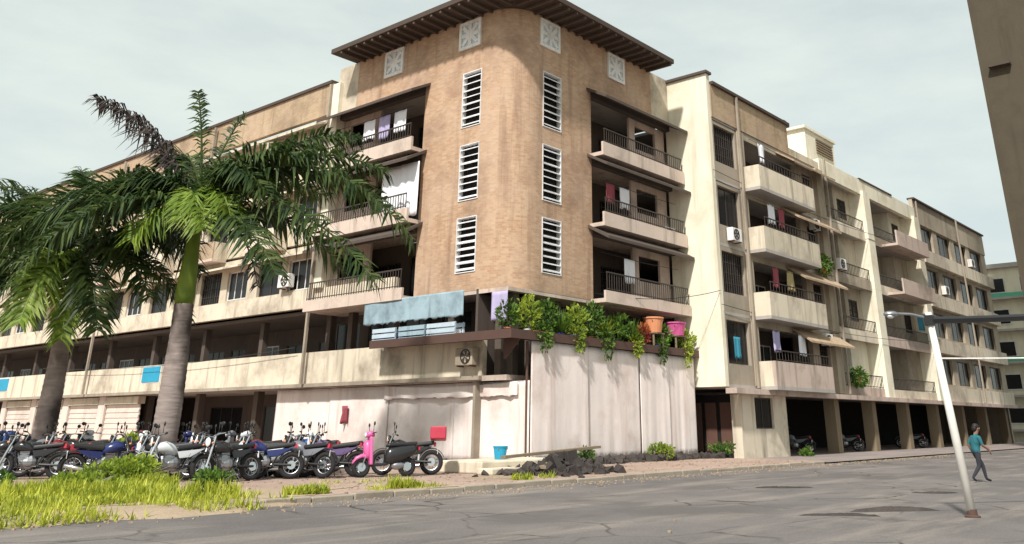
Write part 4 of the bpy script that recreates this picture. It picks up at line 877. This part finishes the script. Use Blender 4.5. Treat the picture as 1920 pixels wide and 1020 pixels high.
for i, (p, q, sg, lab) in enumerate(((frW(34.65,-.1,12.4), frW(63,-.5,12.9), .5, 'black cable sagging along the right wing, third floor'), (frW(34.65,-.1,6.3), frW(63,-.5,6.6), .45, 'black cable sagging along the right wing, first floor'),
        (frL(34,-.3,4.5), frL(60,-.3,4.6), .35, 'black cable sagging along the left wing band'), (frR(28.4,-.1,6.3), frW(34.7,-.05,6.9), .3, 'black cable looped from the brick tower to the pale end wall'))):
    p, q = Vector(p), Vector(q); tag(MB().tube([p.lerp(q,t/16)-Vector((0,0,sg*4*(t/16)*(1-t/16))) for t in range(17)], .014, 5).build('facade_cable', 'black'), lab, 'cable', 'cables on the facades')
# person walking to the right
def person(loc, rz):
    J = {'pel':(0,0,.92),'chest':(.05,0,1.2),'neck':(.10,0,1.42),'head':(.15,0,1.55),'top':(.16,0,1.68),
         'hipL':(0,.10,.88),'kneeL':(.24,.11,.5),'ankL':(.30,.11,.09),'toeL':(.47,.12,.035),'hipR':(0,-.10,.88),'kneeR':(-.02,-.11,.47),'ankR':(-.30,-.11,.14),'toeR':(-.18,-.12,.035),
         'shL':(.07,.19,1.36),'elL':(-.06,.25,1.1),'wrL':(.05,.25,.88),'shR':(.07,-.19,1.36),'elR':(.12,-.24,1.1),'wrR':(.33,-.22,.98)}
    rad = dict(pel=.15,chest=.16,neck=.06,head=.09,top=.06,hipL=.1,kneeL=.07,ankL=.045,toeL=.035,hipR=.1,kneeR=.07,ankR=.045,toeR=.035,shL=.075,elL=.05,wrL=.033,shR=.075,elR=.05,wrR=.033)
    E_ = [('pel','chest'),('chest','neck'),('neck','head'),('head','top'),('pel','hipL'),('hipL','kneeL'),('kneeL','ankL'),('ankL','toeL'),('pel','hipR'),('hipR','kneeR'),('kneeR','ankR'),('ankR','toeR'),('chest','shL'),('shL','elL'),('elL','wrL'),('chest','shR'),('shR','elR'),('elR','wrR')]
    for sd_, y, fx in (('L',.25,.05),('R',-.22,.33)):
        z = J['wr'+sd_][2]; J['pm'+sd_] = (fx+.03,y,z-.06); rad['pm'+sd_] = .03; E_.append(('wr'+sd_,'pm'+sd_))
        for k, dy in enumerate((-.03,-.01,.01,.03)):
            nm = f'f{sd_}{k}'; J[nm] = (fx+.05,y+dy,z-.11); J[nm+'b'] = (fx+.065,y+dy,z-.155-.012*(k in (1,2))); rad[nm] = .009; rad[nm+'b'] = .008; E_ += [('pm'+sd_,nm),(nm,nm+'b')]
        nm = f't{sd_}'; J[nm] = (fx+.075,y+(-.035 if sd_ == 'L' else .035),z-.075); rad[nm] = .011; E_.append(('wr'+sd_,nm))
    keys = list(J); me = bpy.data.meshes.new('person'); me.from_pydata([J[k] for k in keys], [(keys.index(p),keys.index(q)) for p,q in E_], [])
    o = bpy.data.objects.new('tmp', me); COL.objects.link(o)
    sk = o.modifiers.new('skin','SKIN')
    for i, k in enumerate(keys): me.skin_vertices[0].data[i].radius = (rad[k],rad[k]); me.skin_vertices[0].data[i].use_root = (k == 'pel')
    sb = o.modifiers.new('sub','SUBSURF'); sb.levels = 2; sb.render_levels = 2
    bpy.context.view_layer.update(); dg = bpy.context.evaluated_depsgraph_get(); nm = bpy.data.meshes.new_from_object(o.evaluated_get(dg)); bpy.data.objects.remove(o)
    nm.materials.clear()
    for k in ('skin','teal','trouser','black'): nm.materials.append(MAT[k])
    for p in nm.polygons:
        c = p.center; p.use_smooth = True
        arm = abs(c.y) > .2 and c.z > .7 and c.z < 1.12
        p.material_index = 3 if c.z < .1 else (0 if (c.z > 1.43 or arm) else (1 if c.z > .9 else 2))
    r = bpy.data.objects.new('person', nm); COL.objects.link(r); r.location = loc; r.rotation_euler = (0,0,rz); ORG[r] = Vector((0,0,0))
    MB().ell((.13,0,1.66), (.115,.1,.1), 14, 9).ell((.08,0,1.6), (.08,.09,.11), 12, 8).build('hair', 'hair', r, smooth=True)
    MB().ell((.255,0,1.585), (.025,.014,.02), 8, 6).build('nose', 'skin', r, smooth=True)
    for y in (-1,1): MB().ell((.15,.095*y,1.59), (.025,.012,.035), 8, 6).build('ear', 'skin', r, smooth=True); MB().ell((.233,.035*y,1.61), (.012,.014,.009), 8, 6).build('eye', 'white_paint', r, smooth=True)
    MB().ell((.235,0,1.54), (.012,.025,.007), 8, 5).build('mouth', 'terracotta', r, smooth=True)
    return r
pr = person((25.75,7.3,0), a(8)); pr.scale = (.8,.8,.8)
tag(pr, 'person in teal shirt and dark trousers walking right behind the lamp post', 'person')
# concrete ledge, bucket, rubble heap, planks
r = tag(empty('concrete_ledge', (20.0,19.0,.1)), 'low pale concrete ledge at the foot of the white hoarding', 'ledge')
MB().box(18.9,22.6,18.4,20.2,.1,.42).build('block', 'cream_band', r, bevel=.04); MB().box(18.7,21.2,17.8,18.38,.1,.26).build('step', 'cream_band', r, bevel=.03)
tub(20.6, 19.3, .42, .21, .36, 'cyan', 'blue plastic bucket on the low concrete ledge', name='bucket', cat='bucket')
rnd = random.Random(5); m = MB()
for k in range(170):
    x, y = rnd.gauss(20.6,.95), rnd.gauss(17.0,.55); hgt = max(0,.55-.5*math.hypot((x-20.6)/1.5,(y-17)/.9)); s = rnd.uniform(.05,.2); q = Matrix.Rotation(rnd.uniform(0,6.3),3,Vector((rnd.random(),rnd.random(),rnd.random()+.1)).normalized())
    z = .1 + rnd.uniform(0,max(.02,hgt))
    pts = [q @ Vector((a_*s*rnd.uniform(.7,1.2),b_*s*rnd.uniform(.5,1),c_*s*rnd.uniform(.3,.7))) + Vector((x,y,z)) for c_ in (-1,1) for a_,b_ in ((-1,-1),(1,-1),(1,1),(-1,1))]
    m.hexa([tuple(p) for p in pts])
tag(m.build('rubble_heap', 'tar'), 'dark heap of rubble and debris by the kerb, in front of the ledge', 'rubble', kind='stuff')
for i, (p, q, lab) in enumerate((((18.9,17.6,.55),(22.8,17.3,.75),'long dark plank lying across the rubble heap'), ((19.5,16.7,.3),(22.2,17.9,.62),'shorter dark plank leaning on the rubble heap'))):
    p, q = Vector(p), Vector(q); d = (q-p).normalized(); sd_ = d.cross(ZV).normalized()*.1; u = Vector((0,0,.035))
    tag(MB().hexa([tuple(v) for v in (p-sd_-u,p+sd_-u,q+sd_-u,q-sd_-u,p-sd_+u,p+sd_+u,q+sd_+u,q-sd_+u)]).build('plank', 'block_wall'), lab, 'plank', 'planks on the rubble')
# rubble line and weeds at the foot of the tall hoarding
m = MB()
for k in range(260):
    x = rnd.uniform(24,35.6); y = 20.3+rnd.gauss(0,.28); s = rnd.uniform(.04,.16); z = .1 + s*.4
    q = Matrix.Rotation(rnd.uniform(0,6.3),3,Vector((rnd.random(),rnd.random(),rnd.random()+.1)).normalized())
    m.hexa([tuple(q @ Vector((a_*s*rnd.uniform(.7,1.3),b_*s,c_*s*.6)) + Vector((x,y,z))) for c_ in (-1,1) for a_,b_ in ((-1,-1),(1,-1),(1,1),(-1,1))])
tag(m.build('rubble_strip', 'tar'), 'strip of dark rubble along the foot of the tall hoarding', 'rubble', kind='stuff')
def shrub(x, y, z, rad, hgt, n, mat, label, size=.16, grp=None):
    r = tag(empty('shrub', (x,y,z)), label, 'shrub', grp); m = MB()
    for k in range(7):
        q = random.uniform(0,6.3); m.tube([(x,y,z),(x+rad*.3*math.cos(q),y+rad*.3*math.sin(q),z+hgt*.5),(x+rad*.7*math.cos(q),y+rad*.7*math.sin(q),z+hgt*.9)], [.02,.013,.006], 5)
    m.build('stems', 'palm_bark', r); m = MB()
    for k in range(9):
        q = random.uniform(0,6.3); rr = rad*random.uniform(.1,.75); leaves(m, (x+rr*math.cos(q),y+rr*math.sin(q),z+hgt*random.uniform(.25,.85)), rad*random.uniform(.25,.42), n//9, size, .2, shape=(1,1,min(1,hgt/rad)))
    m.build('foliage', mat, r)
G2 = 'weedy shrubs'
shrub(10.2,20.7,.1,1.35,.5,1900,'leaf_lime','wide yellow-green weed bush in front of the taller palm',.13,G2)
shrub(12.6,26.1,.1,.4,1.0,500,'leaf_lime','tall yellow-green weed between the two palm trunks',.17,G2)
shrub(8.7,19.6,.1,.9,.35,1100,'leaf_lime','low lime weed clump nearest the kerb at left',.12,G2)
shrub(11.3,19.0,.1,.6,.3,500,'leaf','small ragged weed clump in front of the camera-facing motorcycle',.11,G2)
shrub(7.4,22.5,.1,1.0,.35,900,'leaf','low green weeds at the left edge beside the parked bikes',.12,G2)
shrub(25.9,20.2,.1,.35,.5,350,'leaf','small weed at the foot of the tall hoarding, left part',.13,G2)
shrub(30.4,20.1,.1,.5,.6,500,'leaf_lime','yellowish weed at the foot of the tall hoarding, middle',.13,G2)
shrub(34.9,20.0,.1,.6,.5,500,'leaf','dark weed at the right end of the tall hoarding',.13,G2)
shrub(40.9,19.0,.04,.5,.35,350,'leaf','low weed at the guard room corner',.12,G2)
# grass
rnd = random.Random(11); m = MB()
patches = [(6.6,20.0,1.5,2.6,4200),(8.6,18.6,1.3,1.2,3200),(9.9,19.7,.8,.8,1500),(11.6,15.9,.7,.3,900),(9.3,16.3,.9,.4,1300),(7.6,17.0,1.2,.8,1800),(7.0,24.3,1.4,2.0,2000),(13.9,15.8,.5,.2,260),(18.2,15.9,.8,.3,400)]
for x0, y0, rx, ry, n in patches:
    for k in range(n):
        q = rnd.uniform(0,6.3); rr = rnd.random()**.6; x, y = x0+rx*rr*math.cos(q), y0+ry*rr*math.sin(q)
        if y < 15.45: continue
        if math.sin(x*2.1+1)*math.sin(y*1.7)+math.sin(x*5+y*3)*.5+math.sin(x*11-y*9)*.35 > .35 + .5*(1-rr): continue
        h_ = rnd.uniform(.06,.2)*(1+.9*max(0,math.sin(x*1.9+y*1.3))); az = rnd.uniform(0,6.3); ln = rnd.uniform(.02,.18); w_ = rnd.uniform(.012,.022); sx, sy = -math.sin(az)*w_, math.cos(az)*w_
        m.add([(x-sx,y-sy,.1),(x+sx,y+sy,.1),(x+math.cos(az)*ln*.4+sx*.7,y+math.sin(az)*ln*.4+sy*.7,.1+h_*.6),(x+math.cos(az)*ln,y+math.sin(az)*ln,.1+h_),(x+math.cos(az)*ln*.4-sx*.7,y+math.sin(az)*ln*.4-sy*.7,.1+h_*.6)], [(0,1,2,4),(4,2,3)])
for k in range(5200):
    x = rnd.uniform(2,10.6); y = rnd.uniform(14.55,15.9)
    if math.sin(x*2.3)+math.sin(y*5+x*3.1)*.6+rnd.uniform(-.5,.5) < -.1: continue
    zb = max(0, min(.11, (y-14.55)*.16)); h_ = rnd.uniform(.05,.22); az = rnd.uniform(0,6.3); ln = rnd.uniform(.02,.16); sx, sy = -math.sin(az)*.016, math.cos(az)*.016
    m.add([(x-sx,y-sy,zb),(x+sx,y+sy,zb),(x+math.cos(az)*ln,y+math.sin(az)*ln,zb+h_)], [(0,1,2)])
for k in range(5200):
    x = rnd.uniform(4.5,17); y = 15.4 + abs(rnd.gauss(0,1.6))
    if math.sin(x*1.3+2)+math.sin(y*2.3+x*.7)+math.sin(x*4.1-y*3.3)*.6 < .55 + (x-6)*.09: continue
    h_ = rnd.uniform(.03,.13); az = rnd.uniform(0,6.3); ln = rnd.uniform(.02,.12); sx, sy = -math.sin(az)*.013, math.cos(az)*.013
    m.add([(x-sx,y-sy,.1),(x+sx,y+sy,.1),(x+math.cos(az)*ln,y+math.sin(az)*ln,.1+h_)], [(0,1,2)])
tag(m.build('grass', 'grass_blade'), 'yellow-green grass and weeds along the left kerb', 'grass', kind='stuff')
# dark tar mounds / broken patches on the road
def patch(x, y, rx, ry, ang, h_, label, seed):
    rnd = random.Random(seed); n, k = 28, 5; vs = [(x,y,h_)]; fs = []
    off = [1+.22*math.sin(3*i/n*6.28+seed)+rnd.uniform(-.12,.12) for i in range(n)]
    for j in range(1,k+1):
        t = j/k
        for i in range(n):
            q = 2*math.pi*i/n; ex, ey = rx*t*off[i]*math.cos(q), ry*t*off[i]*math.sin(q)
            vs.append((x+ex*math.cos(ang)-ey*math.sin(ang), y+ex*math.sin(ang)+ey*math.cos(ang), (-.01 if j == k else h_*(1-t*t)+.012+rnd.uniform(-.008,.008))))
    for i in range(n): fs.append((0,1+i,1+(i+1)%n))
    for j in range(k-1):
        for i in range(n): p = 1+j*n+i; q = 1+j*n+(i+1)%n; fs.append((p,p+n,q+n,q))
    tag(MB().add(vs, fs).build('tar_mound', 'tar', smooth=True), label, 'mound', 'dark mounds on the road')
ra = math.atan2(RV.y, RV.x)
patch(16.25,6.1,.75,.12,ra+.12,.06,'long dark tar mound on the road left of the lamp post', 3)
patch(14.9,6.4,.6,.07,ra-.1,.03,'thin dark tar streak left of the long mound', 4)
patch(21.0,6.9,.5,.16,ra,.02,'small dark patch behind the lamp post', 6)
patch(20.5,10.3,.7,.12,ra,.02,'faint dark patch farther up the road', 8)

m = MB(); rnd = random.Random(77)
for k in range(1500):
    x = rnd.uniform(2,48); y = 15.05 - abs(rnd.gauss(0,.5)) if rnd.random() < .97 else rnd.uniform(2,15); s = rnd.uniform(.006,.022)
    q = Matrix.Rotation(rnd.uniform(0,6.3),3,'Z'); m.hexa([tuple(q @ Vector((a_*s*rnd.uniform(.7,1.3),b_*s,c_*s*.6)) + Vector((x,y,.006+s*.3))) for c_ in (-1,1) for a_,b_ in ((-1,-1),(1,-1),(1,1),(-1,1))])
tag(m.build('gravel', 'soil'), 'loose gravel and grit along the road edge', 'gravel', kind='stuff')
m = MB()
for k in range(900):
    x = rnd.uniform(5,34); y = rnd.uniform(15.4,20.5); s = rnd.uniform(.008,.03)
    q = Matrix.Rotation(rnd.uniform(0,6.3),3,'Z'); m.hexa([tuple(q @ Vector((a_*s*rnd.uniform(.7,1.6),b_*s,c_*s*.35)) + Vector((x,y,.105+s*.3))) for c_ in (-1,1) for a_,b_ in ((-1,-1),(1,-1),(1,1),(-1,1))])
tag(m.build('litter', 'soil'), 'scattered stones and litter on the pavement', 'litter', kind='stuff')

# ------------------------------------------------------------------ neighbouring buildings
T = tag(empty('tower_block', (63,6,0)), 'brown grey high-rise wall cut by the upper right corner', 'building')
MB().box(58.7,70,-4,12.5,-.02,46).build('wall', 'dark_brown_wall', T)
for k in range(14):
    z = 2.5 + k*3.1
    if k in (6,): MB().box(58.2,58.698,10.6,11.9,z+1.95,z+2.1).build('ledge', 'roof_dark', T)
    for y in (3.2,7.2):
        wn = MB().box(58.64,58.698,y,y+1.6,z+.4,z+1.8).build('window', 'frame_dark', T); MB().box(58.62,58.639,y+.08,y+1.52,z+.48,z+1.72).build('pane', 'glass', wn)
F2 = tag(empty('far_building', (100,24,0)), 'pale cream block with green panels beyond the right wing', 'building')
MB().box(92,112,17,34,-.02,15.4).build('wall', 'far_cream', F2); MB().box(91.6,112.2,16.6,34.2,15.4,15.8).build('roof', 'concrete', F2)
for k in range(5):
    z = 1.2 + k*2.9
    MB().box(91.3,91.998,17.2,33.8,z-.35,z-.15).build('ledge', 'concrete', F2)
    for j in range(5):
        y = 17.8 + j*3.2; wn = MB().box(91.94,91.998,y,y+1.9,z+.3,z+1.7).build('window', 'frame_white', F2); MB().box(91.92,91.939,y+.08,y+1.82,z+.38,z+1.62).build('pane', 'glass', wn)
    if k in (2,4): MB().box(91.9,91.938,17.3,22.6,z-.14,z+.28).build('green_panel', 'green_panel', F2)
